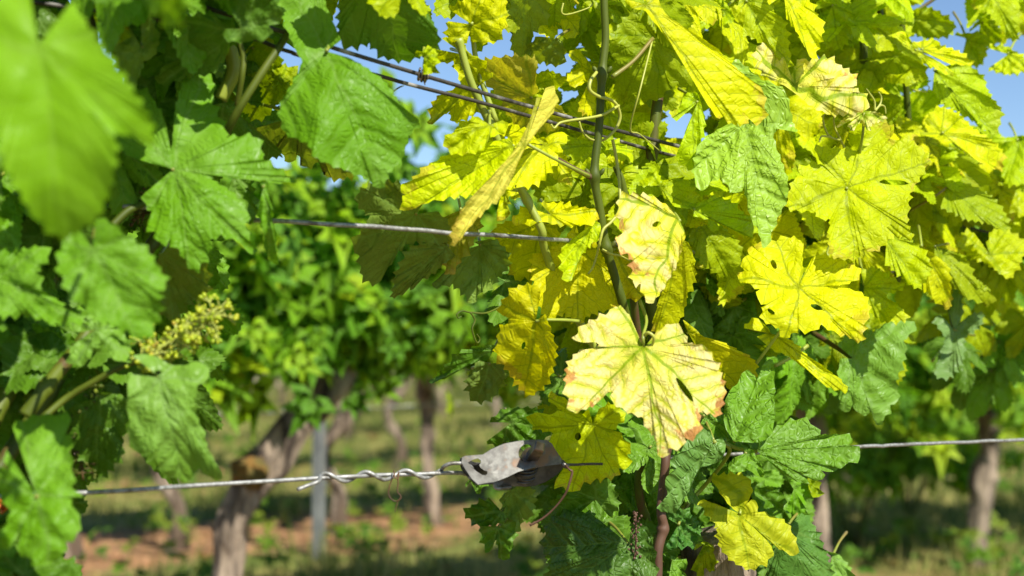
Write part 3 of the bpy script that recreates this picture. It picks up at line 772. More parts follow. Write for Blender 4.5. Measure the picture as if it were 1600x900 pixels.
hero(B_, 'Q', (1350, 176), [(1308, 200), (1317, 187), (1350, 173), (1380, 180), (1381, 187), (1363, 193), (1357, 203, 1), (1343, 190), (1332, 204, 1), (1325, 195)], off=-.11, gy=-.5, tooth=.004, amp=.002, pet=[(1348, 210, .0), (1342, 246, .02)], tint=(.66, .66, .12))
hero(B_, 'Y', (1247, 448), [(1256, 425), (1250, 400), (1260, 380), (1235, 372), (1213, 377, 1), (1190, 377), (1183, 393), (1168, 390), (1177, 407), (1162, 403), (1163, 423), (1153, 433, 1), (1187, 450), (1183, 463), (1198, 477), (1192, 487), (1193, 500), (1217, 513), (1227, 528, 1), (1247, 513), (1267, 517), (1283, 507), (1303, 517), (1323, 523), (1344, 533, 1), (1350, 507), (1357, 487), (1350, 463), (1307, 447), (1330, 440), (1343, 430, 1), (1337, 417), (1297, 403), (1270, 398), (1262, 425)],
     off=-.09, gx=.05, gy=-.6, pleat=.09, cup=.15, tooth=.009, amp=.004, holes=[(1209, 413, 4, 8, -25), (1276, 480, 10, 4, 22), (1205, 487, 7, 3, 35)], label='bright yellow leaf with small holes beneath the shiny one', pet=[(1230, 495, .05), (1217, 520, .05), (1178, 573, .06)])
hero(B_, 'L', (1350, 445), [(1345, 425), (1367, 420), (1390, 433), (1411, 448, 1), (1380, 460), (1385, 470), (1407, 477), (1416, 498), (1383, 502, 1), (1363, 490), (1350, 470)], off=-.01, gy=-.4)
hero(B_, 'L', (1385, 370), [(1372, 377), (1400, 366), (1427, 380), (1447, 400), (1453, 424), (1434, 449, 1), (1410, 430), (1383, 410)], off=-.04, gy=-.5)
hero(B_, 'Y', (1440, 385), [(1433, 380), (1457, 398), (1481, 417), (1484, 480, 1), (1460, 467), (1443, 457), (1430, 447), (1450, 425)], off=-.02, gy=-.1)
hero(B_, 'Y', (1200, 520), [(1163, 513), (1180, 497), (1200, 512), (1207, 523), (1233, 527), (1260, 560), (1293, 577), (1324, 608, 1), (1300, 605), (1280, 590), (1255, 570), (1235, 556), (1207, 546), (1183, 526)], off=.0, gy=-.5, pleat=.05)
hero(B_, 'L', (1546, 397), [(1543, 385), (1550, 362), (1570, 359), (1601, 380), (1593, 411), (1577, 434, 1), (1560, 423), (1543, 412), (1517, 400), (1497, 380), (1507, 364, 1), (1518, 362), (1535, 385)], off=-.03, gy=-.45, fold=-.3)
hero(B_, 'M', (1460, 385), [(1445, 374), (1470, 393), (1510, 407), (1527, 450), (1548, 458, 1), (1548, 474), (1510, 463), (1487, 433), (1460, 407)], off=.0, gy=-.3)
hero(B_, 'M', (1480, 292), [(1460, 290), (1500, 284), (1550, 310), (1572, 338), (1574, 358, 1), (1540, 346), (1510, 341), (1470, 322)], off=-.01, gy=-.7, pet=[(1460, 307, .0), (1420, 330, .03)])
hero(B_, 'L', (1590, 290), [(1560, 290), (1600, 283), (1630, 320), (1600, 337), (1578, 325)], off=.0)
hero(B_, 'K', (1163, 192), [(1158, 184), (1130, 198), (1100, 218), (1088, 240), (1085, 273, 1), (1095, 298), (1110, 283), (1127, 277), (1147, 301), (1163, 294), (1172, 335), (1186, 357), (1193, 388, 1), (1205, 363), (1214, 340), (1229, 312), (1230, 285), (1220, 253), (1208, 215), (1216, 190), (1228, 204), (1240, 223, 1), (1238, 193), (1229, 150), (1213, 134), (1190, 125), (1163, 103), (1148, 93, 1), (1140, 120), (1152, 160)],
     off=-.05, gx=-.1, gy=-.4, cup=.2, pleat=.25, fold=.2, tooth=.011, amp=.0025, rings=20, label='wrinkled green leaf among the yellow ones')
hero(B_, 'L', (1090, 160), [(1057, 190), (1070, 150), (1090, 146), (1101, 187), (1094, 217), (1088, 245), (1083, 264, 1), (1060, 250), (1067, 227), (1078, 193)], off=-.01, gy=-.5)
hero(B_, 'L', (1085, 328), [(1053, 323), (1093, 316), (1120, 309), (1143, 317), (1163, 337), (1184, 354), (1167, 373, 1), (1150, 357), (1120, 344), (1083, 338)], off=-.02, gy=-.7)
hero(B_, 'L', (1030, 290), [(1000, 290), (1020, 270), (1050, 285), (1060, 275), (1085, 300), (1088, 322), (1060, 322), (1035, 305)], off=.02, gy=-.6)
hero(B_, 'M', (1095, 350), [(1090, 335), (1130, 357), (1153, 382), (1163, 407), (1143, 434, 1), (1100, 414), (1083, 385), (1075, 355)], off=.04, gy=-.3)
hero(B_, 'O', (1075, 520), [(1067, 500), (1090, 517), (1100, 530), (1127, 530), (1153, 547), (1180, 567), (1177, 590), (1160, 612), (1140, 612), (1125, 580), (1100, 555)], off=.0, gy=.3)
hero(B_, 'Y', (927, 664), [(928, 652), (945, 635), (955, 632), (970, 640), (976, 652), (957, 672), (974, 687), (985, 700), (980, 711), (983, 728), (967, 731), (960, 744, 1), (933, 747), (913, 753), (897, 768, 1), (880, 760), (863, 754), (885, 735), (873, 712), (860, 687), (872, 672), (857, 672), (832, 664, 1), (833, 647), (858, 650), (880, 640), (857, 622, 1), (870, 619), (890, 628), (907, 648), (920, 640)],
     off=-.02, gy=.15, gx=.1, cup=.1, tooth=.009, holes=[(903, 682, 5, 6, 0)])
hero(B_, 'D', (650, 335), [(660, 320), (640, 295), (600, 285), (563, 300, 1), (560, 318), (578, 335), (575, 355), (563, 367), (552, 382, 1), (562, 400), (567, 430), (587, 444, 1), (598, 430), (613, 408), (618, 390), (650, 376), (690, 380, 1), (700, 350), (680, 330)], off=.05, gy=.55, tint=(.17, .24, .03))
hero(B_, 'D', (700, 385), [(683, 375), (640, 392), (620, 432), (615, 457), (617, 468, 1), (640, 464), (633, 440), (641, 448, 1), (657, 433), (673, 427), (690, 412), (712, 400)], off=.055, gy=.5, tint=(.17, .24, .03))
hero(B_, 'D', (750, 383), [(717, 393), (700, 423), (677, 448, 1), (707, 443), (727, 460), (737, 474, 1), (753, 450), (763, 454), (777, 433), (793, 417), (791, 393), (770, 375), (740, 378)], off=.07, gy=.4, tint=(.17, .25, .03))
hero(B_, 'O', (720, 328), [(700, 337), (680, 357), (683, 383), (693, 403), (702, 428, 1), (720, 403), (733, 387), (747, 360), (751, 332), (735, 320)], off=.045, gy=.5, tint=(.40, .38, .035))  # yellow leaf, its shade put into the olive tint
hero(B_, 'D', (790, 440), [(770, 430), (810, 420), (823, 445), (800, 470), (790, 500), (770, 505), (762, 480), (775, 455)], off=.09)
hero(B_, 'Y', (785, 295), [(777, 298), (797, 298), (790, 320), (791, 341, 1), (776, 333)], off=-.02)
hero(B_, 'D', (770, 548), [(777, 540), (750, 540), (733, 547), (717, 553), (693, 577), (672, 600, 1), (700, 588), (733, 566), (763, 562)], off=.03, gy=.3)
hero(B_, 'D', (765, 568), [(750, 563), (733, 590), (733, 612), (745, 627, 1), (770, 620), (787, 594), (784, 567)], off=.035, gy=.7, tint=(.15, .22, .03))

# ---- low crinkled green vine
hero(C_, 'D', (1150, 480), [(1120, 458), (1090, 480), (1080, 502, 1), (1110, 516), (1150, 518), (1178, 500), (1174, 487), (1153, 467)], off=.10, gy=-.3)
hero(C_, 'C', (1147, 690), [(1135, 672), (1132, 643), (1137, 617), (1152, 600), (1167, 578), (1183, 590), (1200, 562, 1), (1209, 570), (1209, 620), (1209, 660), (1200, 684), (1176, 692)], off=-.07, gx=-.15, gy=-.45, cup=.1, fold=.35, tooth=.013, amp=.0015)
hero(C_, 'C', (1183, 705), [(1190, 688), (1207, 673), (1243, 657), (1267, 663), (1283, 683), (1297, 680), (1330, 684), (1327, 695), (1344, 709, 1), (1327, 721), (1303, 728), (1305, 736), (1283, 733), (1285, 749), (1262, 745), (1253, 759, 1), (1230, 753), (1213, 733), (1200, 715)],
     off=-.09, gx=-.1, gy=-.25, cup=.1, fold=-.15, tooth=.011, label='crinkled green leaf pointing right in front of the wire')
hero(C_, 'C', (1165, 708), [(1147, 715), (1138, 731), (1150, 738), (1170, 735), (1190, 746, 1), (1193, 737), (1182, 716), (1175, 702), (1160, 700)], off=-.085, gy=-.8, tooth=.011, amp=.001)
hero(C_, 'C', (1115, 688), [(1128, 684), (1134, 695), (1130, 713), (1120, 723), (1093, 730), (1083, 757), (1063, 793), (1047, 801), (1027, 794, 1), (1024, 786), (1047, 777), (1040, 748), (1057, 733), (1047, 722), (1063, 707), (1077, 683), (1095, 663, 1), (1110, 672)],
     off=-.06, gx=.1, gy=-.35, cup=-.2, fold=-.3, tooth=.012, amp=.0018, tint=(.13, .28, .05))
hero(C_, 'C', (1100, 650), [(1085, 640), (1100, 625), (1120, 640), (1133, 665), (1136, 690), (1115, 692), (1090, 672)], off=-.03, gy=-.2)
hero(B_, 'L', (1156, 803), [(1145, 795), (1133, 777), (1113, 747, 1), (1136, 742), (1161, 743), (1173, 760), (1167, 785), (1180, 782), (1184, 800), (1203, 807), (1227, 817), (1244, 847), (1241, 868, 1), (1213, 853), (1187, 830), (1183, 833), (1208, 856), (1200, 874), (1173, 889, 1), (1147, 877), (1127, 857), (1122, 833), (1124, 826), (1110, 808), (1093, 783, 1), (1120, 792)],
     off=-.06, gy=-.5, pleat=.16, tooth=.0085, tint=(.64, .66, .02), label='bright lime leaf low in the middle under the green ones')
hero(C_, 'M', (1100, 850), [(1085, 860), (1095, 845), (1110, 850), (1120, 868), (1112, 895, 1), (1105, 880), (1095, 900), (1082, 885)], off=.0, gy=-.2)
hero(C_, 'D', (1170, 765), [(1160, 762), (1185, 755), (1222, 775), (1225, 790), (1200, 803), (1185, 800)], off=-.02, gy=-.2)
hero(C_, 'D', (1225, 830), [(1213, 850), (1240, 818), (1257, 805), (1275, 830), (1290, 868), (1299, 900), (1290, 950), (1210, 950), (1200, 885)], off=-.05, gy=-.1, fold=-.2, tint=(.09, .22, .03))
hero(C_, 'S', (1300, 870), [(1289, 862), (1310, 866), (1324, 885), (1338, 915), (1320, 950), (1298, 930), (1294, 890)], off=-.03, gy=-.5)
hero(C_, 'G', (1240, 765), [(1232, 750), (1262, 755), (1266, 770), (1255, 790), (1262, 810), (1245, 815), (1230, 790)], off=-.02)
hero(C_, 'M', (1262, 755), [(1252, 745), (1275, 750), (1282, 775), (1265, 770)], off=-.03)
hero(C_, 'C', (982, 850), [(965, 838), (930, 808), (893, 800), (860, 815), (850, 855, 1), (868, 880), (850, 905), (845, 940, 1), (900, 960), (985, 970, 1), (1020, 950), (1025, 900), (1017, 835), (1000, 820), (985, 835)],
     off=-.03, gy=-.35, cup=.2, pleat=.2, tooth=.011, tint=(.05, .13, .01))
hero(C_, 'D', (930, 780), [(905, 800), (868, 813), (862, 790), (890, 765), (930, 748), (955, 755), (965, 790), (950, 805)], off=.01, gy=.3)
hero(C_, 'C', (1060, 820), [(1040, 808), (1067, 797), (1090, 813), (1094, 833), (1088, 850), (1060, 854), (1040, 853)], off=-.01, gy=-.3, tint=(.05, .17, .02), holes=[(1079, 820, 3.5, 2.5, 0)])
hero(C_, 'C', (1050, 875), [(1036, 866), (1060, 872), (1074, 880), (1062, 890), (1075, 905), (1040, 930)], off=-.01)
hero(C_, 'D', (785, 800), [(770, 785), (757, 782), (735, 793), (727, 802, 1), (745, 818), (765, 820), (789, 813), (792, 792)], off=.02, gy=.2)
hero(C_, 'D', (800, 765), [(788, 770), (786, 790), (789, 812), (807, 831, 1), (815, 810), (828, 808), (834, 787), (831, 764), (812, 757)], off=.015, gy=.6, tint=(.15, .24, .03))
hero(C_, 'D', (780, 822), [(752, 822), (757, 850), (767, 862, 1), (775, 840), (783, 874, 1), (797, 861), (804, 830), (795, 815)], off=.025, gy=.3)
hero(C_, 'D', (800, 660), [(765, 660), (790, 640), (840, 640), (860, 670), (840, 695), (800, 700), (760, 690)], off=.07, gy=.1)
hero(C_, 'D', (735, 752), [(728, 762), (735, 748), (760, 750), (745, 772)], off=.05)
hero(C_, 'S', (1333, 560), [(1309, 540), (1337, 513), (1365, 520), (1385, 507), (1400, 497, 1), (1430, 508), (1412, 532), (1414, 553), (1400, 595), (1404, 623), (1391, 633), (1383, 650), (1370, 664, 1), (1363, 643), (1343, 645), (1333, 631), (1320, 644, 1), (1313, 627), (1316, 600), (1310, 588), (1313, 560)],
     off=.02, gy=-.25, pleat=.08, wave=.003, tooth=.010, label='grey green leaf at right below the yellow leaf with holes')
hero(C_, 'S', (1490, 515), [(1485, 490), (1493, 452), (1503, 480), (1500, 505), (1518, 492), (1535, 490), (1531, 508), (1507, 528), (1503, 563), (1484, 588, 1), (1463, 587), (1470, 553), (1477, 528), (1460, 500, 1), (1476, 498)], off=.05, gy=-.2, wave=.003, tint=(.13, .24, .06))

# ------------------------------------------------------------------ leaves of the same vines deeper in the row
SKY_HOLES = [(115, 12, 14), (157, 38, 16), (213, 122, 16), (208, 342, 14), (432, 90, 12), (650, 130, 45), (735, 75, 12), (745, 60, 20), (815, 62, 22), (835, 60, 14), (530, 285, 45), (1450, 20, 30), (1490, 10, 22),
             (1560, 75, 8), (1590, 190, 22), (1560, 200, 12), (1600, 45, 10), (1515, 170, 6), (1440, 485, 16), (1032, 20, 0), (975, 10, 0), (1045, 180, 12), (705, 205, 10), (1590, 120, 8), (1440, 130, 5), (1303, 90, 7), (1490, 170, 6)]
OPEN = [(330, 850, 300, 900), (1260, 1650, 610, 900), (690, 845, 700, 900), (410, 700, 230, 330), (1395, 1460, 455, 620), (130, 240, 760, 900), (560, 700, 60, 180)]


def blocked(px, py, r):
    for x, y, q in SKY_HOLES:
        if q and (px - x) ** 2 + (py - y) ** 2 < (q + r) ** 2: return True
    for x0, x1, y0, y1 in OPEN:
        if x0 - r * .75 < px < x1 + r * .75 and y0 - r * .75 < py < y1 + r * .75: return True
    return False


def scatter(regions, seed):
    """regions: (x0, x1, y0, y1, count, depth range, palette, size range)"""
    rg = np.random.default_rng(seed)
    out = []
    for x0, x1, y0, y1, cnt, (d0, d1), pal, (s0, s1) in regions:
        n = 0
        for _ in range(cnt * 12):
            if n >= cnt: break
            px, py = rg.uniform(x0, x1), rg.uniform(y0, y1)
            off = rg.uniform(d0, d1)
            dep = rowdepth(px) + off
            size = rg.uniform(s0, s1)
            if blocked(px, py, size * FPX / dep * .55): continue
            typ = pal[rg.integers(len(pal))]
            nv = np.array([rg.normal(.15, .45), -1.0, rg.normal(.45, .5)])
            out.append((off, P(px, py, dep), nv, rg.normal(0, .6), size, typ, int(rg.integers(1 << 30)), px, py))
            n += 1
    out.sort(key=lambda t: t[0])
    return out


def grow(vine, regions, seed, nmax, foliage_mat):
    L = scatter(regions, seed)
    have = sum(1 for o in vine.children if o.name.startswith('leaf'))
    # leaves wholly outside the frame only give shade: they belong to the mass
    inside = [t for t in L if -40 < t[7] < 1640 and -40 < t[8] < 930]
    rest = [t for t in L if not (-40 < t[7] < 1640 and -40 < t[8] < 930)]
    single, rest = inside[:max(0, nmax - have)], inside[max(0, nmax - have):] + rest
    for off, pos, nv, roll, size, typ, sd_, px, py in single:
        rg = np.random.default_rng(sd_)
        mat, tint = TYPES[typ]
        V, Q, T, uv, tt = filler_arrays(np.zeros(3), nv, roll, size, tint, rg, coarse=1.7, rings=9)
        me = mesh_np('leaf', V, [Q, T], {'leaf_uv': ('FLOAT_VECTOR', uv), 'tint': ('FLOAT_COLOR', tt)})
        ob = link('leaf', me, mat, vine, pos)
        mb = MB(); a = pos
        c = pos + np.array([rg.uniform(-.02, .02), .04, rg.uniform(-.03, .01)])
        mb.tube(spline([a, (a + c) / 2 + np.array([0, 0, .008]), c], 4), [.0013, .0012, .0016], 6)
        mb.build('petiole', M_PET, ob)
    if rest:
        by = {}
        mats, arrs, midx = [], [], []
        for off, pos, nv, roll, size, typ, sd_, px, py in rest:
            rg = np.random.default_rng(sd_)
            mat, tint = TYPES[typ]
            if mat not in mats: mats.append(mat)
            arr = filler_arrays(pos - np.array(vine.location), nv, roll, size, tint, rg)
            arrs.append(arr); midx.append((mats.index(mat), len(arr[1]), len(arr[2])))
        V, Q, T, U, Cc = join(arrs)
        mi = [m for m, q, t in midx for _ in range(q)] + [m for m, q, t in midx for _ in range(t)]
        me = mesh_np('foliage', V, [Q, T], {'leaf_uv': ('FLOAT_VECTOR', U), 'tint': ('FLOAT_COLOR', Cc)}, matidx=mi)
        link('foliage', me, mats, vine)['kind'] = 'stuff'


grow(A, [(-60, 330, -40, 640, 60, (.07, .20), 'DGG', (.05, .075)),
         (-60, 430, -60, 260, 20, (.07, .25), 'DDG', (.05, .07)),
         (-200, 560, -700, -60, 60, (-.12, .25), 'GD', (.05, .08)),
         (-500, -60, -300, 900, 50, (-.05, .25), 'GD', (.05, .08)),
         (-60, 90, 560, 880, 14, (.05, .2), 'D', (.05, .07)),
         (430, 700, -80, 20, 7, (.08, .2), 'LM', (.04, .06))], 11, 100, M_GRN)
grow(B_, [(1260, 1640, -40, 300, 45, (.03, .2), 'YLLM', (.06, .08)),
          (960, 1600, -40, 420, 100, (.05, .26), 'YLLMMY', (.052, .078)),
          (1100, 1640, 240, 600, 60, (.08, .30), 'MMLGD', (.045, .065)),
          (690, 960, -40, 330, 24, (.08, .22), 'YLM', (.04, .06)),
          (840, 1250, 380, 700, 60, (.09, .30), 'MDDG', (.045, .065)),
          (560, 1700, -700, -50, 95, (-.10, .28), 'YLM', (.05, .075)),
          (1640, 2100, -300, 620, 50, (-.05, .3), 'YLM', (.05, .07))], 12, 100, M_LIME)
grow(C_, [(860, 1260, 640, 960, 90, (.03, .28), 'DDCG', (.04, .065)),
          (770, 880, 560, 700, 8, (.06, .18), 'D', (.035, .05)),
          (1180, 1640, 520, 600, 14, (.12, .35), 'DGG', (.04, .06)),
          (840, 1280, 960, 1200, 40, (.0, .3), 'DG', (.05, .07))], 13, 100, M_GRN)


# ------------------------------------------------------------------ canes, trunks, tendrils of the three vines
def cane(vine, pts, rad, mat, name='cane', k=12, nodes=True, sub=10, seed=0, knots=()):
    """pts: (px, py, offset behind the row plane)"""
    c = [P(p[0], p[1], rowdepth(p[0]) + p[2]) for p in pts]
    path = spline(c, sub)
    n = len(path)
    r = np.interp(np.linspace(0, 1, n), np.linspace(0, 1, len(np.atleast_1d(rad))), np.atleast_1d(rad))
    if nodes:
        s = np.concatenate([[0], np.cumsum(np.linalg.norm(np.diff(path, axis=0), axis=1))])
        ph = (s / .075 + seed * .37) % 1.0
        r = r * (1 + .32 * np.exp(-((ph - .5) / .055) ** 2))
    if len(knots):
        r = np.interp(np.linspace(0, 1, n), np.linspace(0, 1, len(np.atleast_1d(rad))), np.atleast_1d(rad))
        for kx, ky in knots:
            kp = P(kx, ky, rowdepth(kx))
            i = int(np.argmin(np.linalg.norm(path - kp, axis=1)))
            dd_ = np.linalg.norm(path - path[i], axis=1)
            r = r * (1 + .55 * np.exp(-(dd_ / .0055) ** 2))
    mb = MB(); mb.tube(path, r, k)
    for kx, ky in knots:
        kp = path[int(np.argmin(np.linalg.norm(path - P(kx, ky, rowdepth(kx)), axis=1)))]
        for sx in (-1, 1):
            mb.ball(kp + np.array([sx * .006, -.002, .003]), .0022, 0, 7, axis=(sx * .7, -.1, 1), stretch=1.9)
    return mb.build(name, mat, vine)


def trunk(vine, pts, rad, name='trunk', k=18, mat=None, seed=1, sub=14):
    path = spline([np.array(p, float) for p in pts], sub)
    mb = MB()
    n = len(path)
    V, Q, T = tube_arrays(path, rad, k, bark=.16, seed=seed)
    mb.add(V, Q, T)
    return mb.build(name, mat or M_BARK, vine)


cane(B_, [(946, -60, .0), (944, 0, .0), (946, 60, .0), (941, 112, .0), (936, 200, .0), (929, 272, .0), (938, 330, .0), (947, 385, .0), (960, 430, .0), (975, 482, .0), (992, 560, .03), (1010, 640, .06), (1020, 720, .09), (1060, 820, .1)], [.0033, .0036, .0038, .0044, .005], M_CANE, seed=1, sub=22, nodes=False, knots=[(940, 115), (929, 274), (948, 388)])
cane(B_, [(1060, -60, .10), (1045, 50, .09), (1030, 140, .06), (1022, 210, .055), (1014, 300, .06), (1012, 420, .08), (1030, 600, .1)], [.004, .0055, .006], M_CANE, seed=2)
cane(B_, [(962, 260, .03), (975, 300, .03), (985, 420, .05), (1000, 560, .08)], [.003, .004], M_CANE, seed=3)
cane(B_, [(716, 60, .03), (733, 120, .03), (752, 165, .03), (771, 205, .03), (800, 270, .035), (822, 310, .03), (846, 358, .02), (850, 385, .03), (880, 470, .06), (905, 502, .05), (960, 600, .07)], [.0032, .0036, .0036], M_LCANE, seed=4)
cane(B_, [(735, 10, .05), (745, 100, .05), (775, 190, .04)], [.002, .0026], M_LCANE, seed=5)
cane(B_, [(1352, -40, .06), (1348, 40, .06), (1349, 95, .06), (1335, 250, .12), (1270, 420, .17), (1200, 600, .17), (1150, 800, .1)], [.0035, .0045, .005], M_CANE, seed=6)
cane(B_, [(1374, 0, .08), (1376, 80, .08), (1360, 260, .15), (1260, 500, .2), (1170, 780, .12)], [.0035, .0045], M_CANE, seed=7)
cane(B_, [(1414, -60, .08), (1412, 0, .08), (1410, 50, .08), (1420, 250, .1), (1400, 450, .12)], [.003, .004], M_CANE, seed=8)
cane(B_, [(1470, -8, .06), (1440, 12, .06), (1420, 25, .07)], [.0018, .002], M_CANE, nodes=False)
cane(B_, [(866, 245, -.01), (895, 262, .0), (926, 278, .0)], [.0017, .002, .0026], M_BCANE, name='side_shoot', nodes=False)
cane(B_, [(1290, 405, .02), (1297, 385, .02), (1306, 365, .01)], [.0022, .0022], M_LCANE, name='side_shoot', nodes=False)
cane(B_, [(1210, 572, .03), (1240, 556, .03), (1262, 540, .03)], [.0018, .002], M_LCANE, name='side_shoot', nodes=False)
cane(C_, [(1041, 680, .0), (1040, 720, -.01), (1036, 760, -.01), (1033, 800, -.02), (1036, 825, -.02), (1028, 860, -.02), (1027, 900, -.02), (1020, 990, -.02)], [.0042, .0044, .0046], M_BCANE, seed=9)
cane(C_, [(1000, 720, .04), (1000, 780, .05), (1030, 880, .06), (1050, 1000, .06)], [.004, .005], M_CANE, seed=10)
cane(C_, [(1130, 690, -.04), (1150, 700, -.05), (1183, 706, -.075)], [.0017, .0017], M_LCANE, name='side_shoot', nodes=False)
cane(C_, [(1115, 690, -.06), (1140, 705, -.04), (1100, 760, .03), (1060, 800, .03)], [.0018, .002], M_LCANE, name='side_shoot', nodes=False)
cane(C_, [(1330, 560, .03), (1310, 545, .06), (1270, 520, .12)], [.002, .003], M_CANE, nodes=False)
cane(C_, [(1490, 515, .06), (1478, 470, .1), (1440, 430, .15), (1400, 400, .16)], [.002, .003], M_CANE, nodes=False)
cane(A, [(455, 40, .0), (440, 68, .0), (405, 120, .0), (367, 182, .01), (330, 260, .05)], [.0028, .003, .003], M_CANE, nodes=False)
cane(A, [(372, 60, .02), (380, 90, .02), (378, 120, .02), (370, 165, .03)], [.0022, .0022], M_CANE, nodes=False)
cane(A, [(355, 60, .045), (365, 110, .045), (345, 155, .05)], [.0055, .0055, .005], M_LCANE, name='shoot_tip', nodes=False)
cane(A, [(300, -60, .1), (280, 60, .1), (300, 200, .1), (270, 330, .1), (150, 500, .08), (60, 640, .06), (-20, 760, .05)], [.0038, .0045, .006], M_CANE, seed=12)
cane(A, [(120, -60, .12), (150, 120, .12), (120, 300, .12), (60, 500, .1), (-30, 700, .06)], [.0038, .0045, .006], M_CANE, seed=13)
cane(A, [(40, 650, .02), (70, 608, .02), (100, 570, .03), (120, 545, .04)], [.0055, .0052, .005], M_CANE, seed=14)
cane(A, [(50, 668, .01), (100, 625, .01), (140, 600, .0), (200, 568, -.02), (245, 560, -.05)], [.0026, .0022, .002], M_CANE, nodes=False)
cane(A, [(176, 352, .04), (200, 330, .04), (225, 318, .04)], [.003, .0028], M_CANE, nodes=False)

for vine, px, rad, sd_ in ((V_LEFT, -50, .045, 3), (V_YEL, 1150, .042, 5), (V_LOW, 1050, .03, 6)):
    x, y, z = vine.location
    top = {3: (.02, .02, .62), 5: (-.01, .0, .60), 6: (.0, .01, .50)}[sd_]
    trunk(vine, [(x, y, -.03), (x + .02, y + .01, .12), (x - .02, y, .28), (x + .01, y + .02, .42), (x + top[0], y + top[1], top[2])], [rad * 1.25, rad, rad * .9, rad * .95, rad * .8], seed=sd_)


def tendril(parent, pts, rad=.0009, mat=None, name='tendril', off=None):
    c = [P(p[0], p[1], rowdepth(p[0]) + p[2]) for p in pts]
    mb = MB(); mb.tube(spline(c, 8), [rad, rad * .9, rad * .55], 7)
    return mb.build(name, mat or M_TEND, parent)


tendril(B_, [(932, 113, -.006), (923, 126, -.012), (922, 141, -.014), (936, 151, -.014), (951, 155, -.012), (963, 163, -.012), (969, 182, -.010), (963, 200, -.008), (950, 214, -.006), (938, 220, .0), (922, 217, .002), (910, 205, .004), (905, 190, .004)], .0016)
tendril(B_, [(967, 165, -.012), (955, 172, -.013), (940, 180, -.012), (915, 185, -.012), (893, 188, -.01), (875, 192, -.01), (866, 200, -.01), (861, 194, -.01)], .0014)
tendril(B_, [(957, 218, .0), (965, 260, .0), (969, 305, -.01), (967, 330, -.015), (955, 347, -.018), (943, 358, -.018), (938, 375, -.018), (932, 400, -.012), (926, 418, -.01), (919, 428, -.01)], .0015)
tendril(B_, [(941, 390, -.012), (955, 397, -.014), (970, 400, -.012), (985, 408, .0)], .0012)
for pts in ([(1367, 173, -.10), (1366, 158, -.10), (1358, 145, -.10), (1354, 139, -.10)], [(1367, 173, -.10), (1375, 163, -.10), (1377, 152, -.10), (1373, 144, -.10)], [(1367, 174, -.10), (1375, 165, -.1), (1382, 167, -.1), (1384, 178, -.1)],
            [(1323, 238, -.07), (1312, 216, -.08), (1304, 198, -.08), (1303, 182, -.08), (1308, 168, -.08)], [(1312, 219, -.08), (1297, 214, -.08), (1290, 203, -.08), (1286, 187, -.08), (1288, 178, -.08)], [(1298, 214, -.08), (1284, 213, -.08), (1280, 222, -.08)]):
    tendril(B_, pts, .0011)
tendril(B_, [(812, 470, .05), (785, 478, .03), (760, 489, .02), (735, 488, .02), (722, 486, .02), (714, 491, .02), (716, 497, .02), (721, 494, .02)], .0008, M_CANE)
tendril(B_, [(735, 488, .02), (742, 500, .02), (738, 515, .02), (745, 535, .02), (750, 530, .02), (745, 522, .02)], .0008, M_CANE)
tendril(B_, [(1004, 528, -.12), (1012, 520, -.13), (1021, 526, -.135), (1020, 537, -.13), (1013, 540, -.125), (1007, 544, -.12)], .0014)
tendril(B_, [(1020, 60, .02), (1000, 140, -.0), (985, 200, .02), (1000, 210, .02), (1030, 235, .02)], .0009)
tendril(B_, [(1425, 140, .0), (1435, 142, .0), (1448, 143, .0), (1452, 137, .0), (1449, 133, .0)], .0009)
tendril(B_, [(880, 5, .02), (878, 20, .02), (890, 22, .02), (920, 12, .02), (926, 5, .02)], .0008)
tendril(A, [(615, 142, .02), (625, 136, .02), (631, 134, .02)], .0007, M_CANE)

# small dried flower remains hanging in the low vine
rgd = np.random.default_rng(4)
mb = MB()
mb.tube(spline([P(993, 800, 1.23), P(994, 840, 1.23), P(991, 878, 1.23)], 6), .0007, 6)
for i in range(60):
    t = i / 60
    c = P(993 + rgd.normal(0, 4), 800 + t * 76, 1.23 + rgd.normal(0, .002))
    mb.ball(c, rgd.uniform(.0006, .0013), 0, 5)
mb.build('dry_flower_cluster', M_BCANE, C_)


# ------------------------------------------------------------------ flower cluster of the left vine
def flower_cluster(parent, spine, n, seed, dep, name='flower_cluster', spread=30, mats=(M_RACH, M_BUD)):
    rg = np.random.default_rng(seed)
    c = [P(x, y, dep) for x, y in spine]
    path = spline(c, 10)
    mr = MB(); mr.tube(path, [.0016, .0013, .0008], 7)
    mbud = MB()
    sc = dep / FPX
    for i in range(n):
        k = int(rg.uniform(.02, .98) * (len(path) - 1))
        p0 = path[k]
        d = rg.normal(0, 1, 3); d[2] -= .15; d /= np.linalg.norm(d)
        L = rg.uniform(.35, 1.0) * spread * sc
        hub = p0 + d * L
        mr.tube(spline([p0, p0 + d * L * .5 + rg.normal(0, .0008, 3), hub], 3), [.0007, .0005], 5)
        for j in range(rg.integers(3, 8)):
            e = d * .5 + rg.normal(0, .8, 3); e /= np.linalg.norm(e)
            b0 = hub + e * rg.uniform(.004, .0085)
            mr.tube([hub, b0], .0005, 4, cap=False)
            mbud.ball(b0, rg.uniform(.0008, .0018), 0, 6, axis=e, stretch=1.25)
    o = mr.build(name, mats[0], parent)
    bo = mbud.build('buds', mats[1], o)
    bo['kind'] = 'stuff'
    return o


fc = flower_cluster(A, [(215, 560), (245, 545), (285, 525), (315, 505), (338, 485)], 72, 5, .985)
fc['label'] = 'yellow green flower cluster hanging between the leaves'
flower_cluster(A, [(222, 300), (225, 330), (222, 345)], 12, 6, 1.10, spread=14, mats=(M_CANE, M_CANE))
flower_cluster(A, [(150, 610), (125, 690), (130, 750)], 24, 7, 1.03, spread=22, mats=(M_CANE, M_CANE))


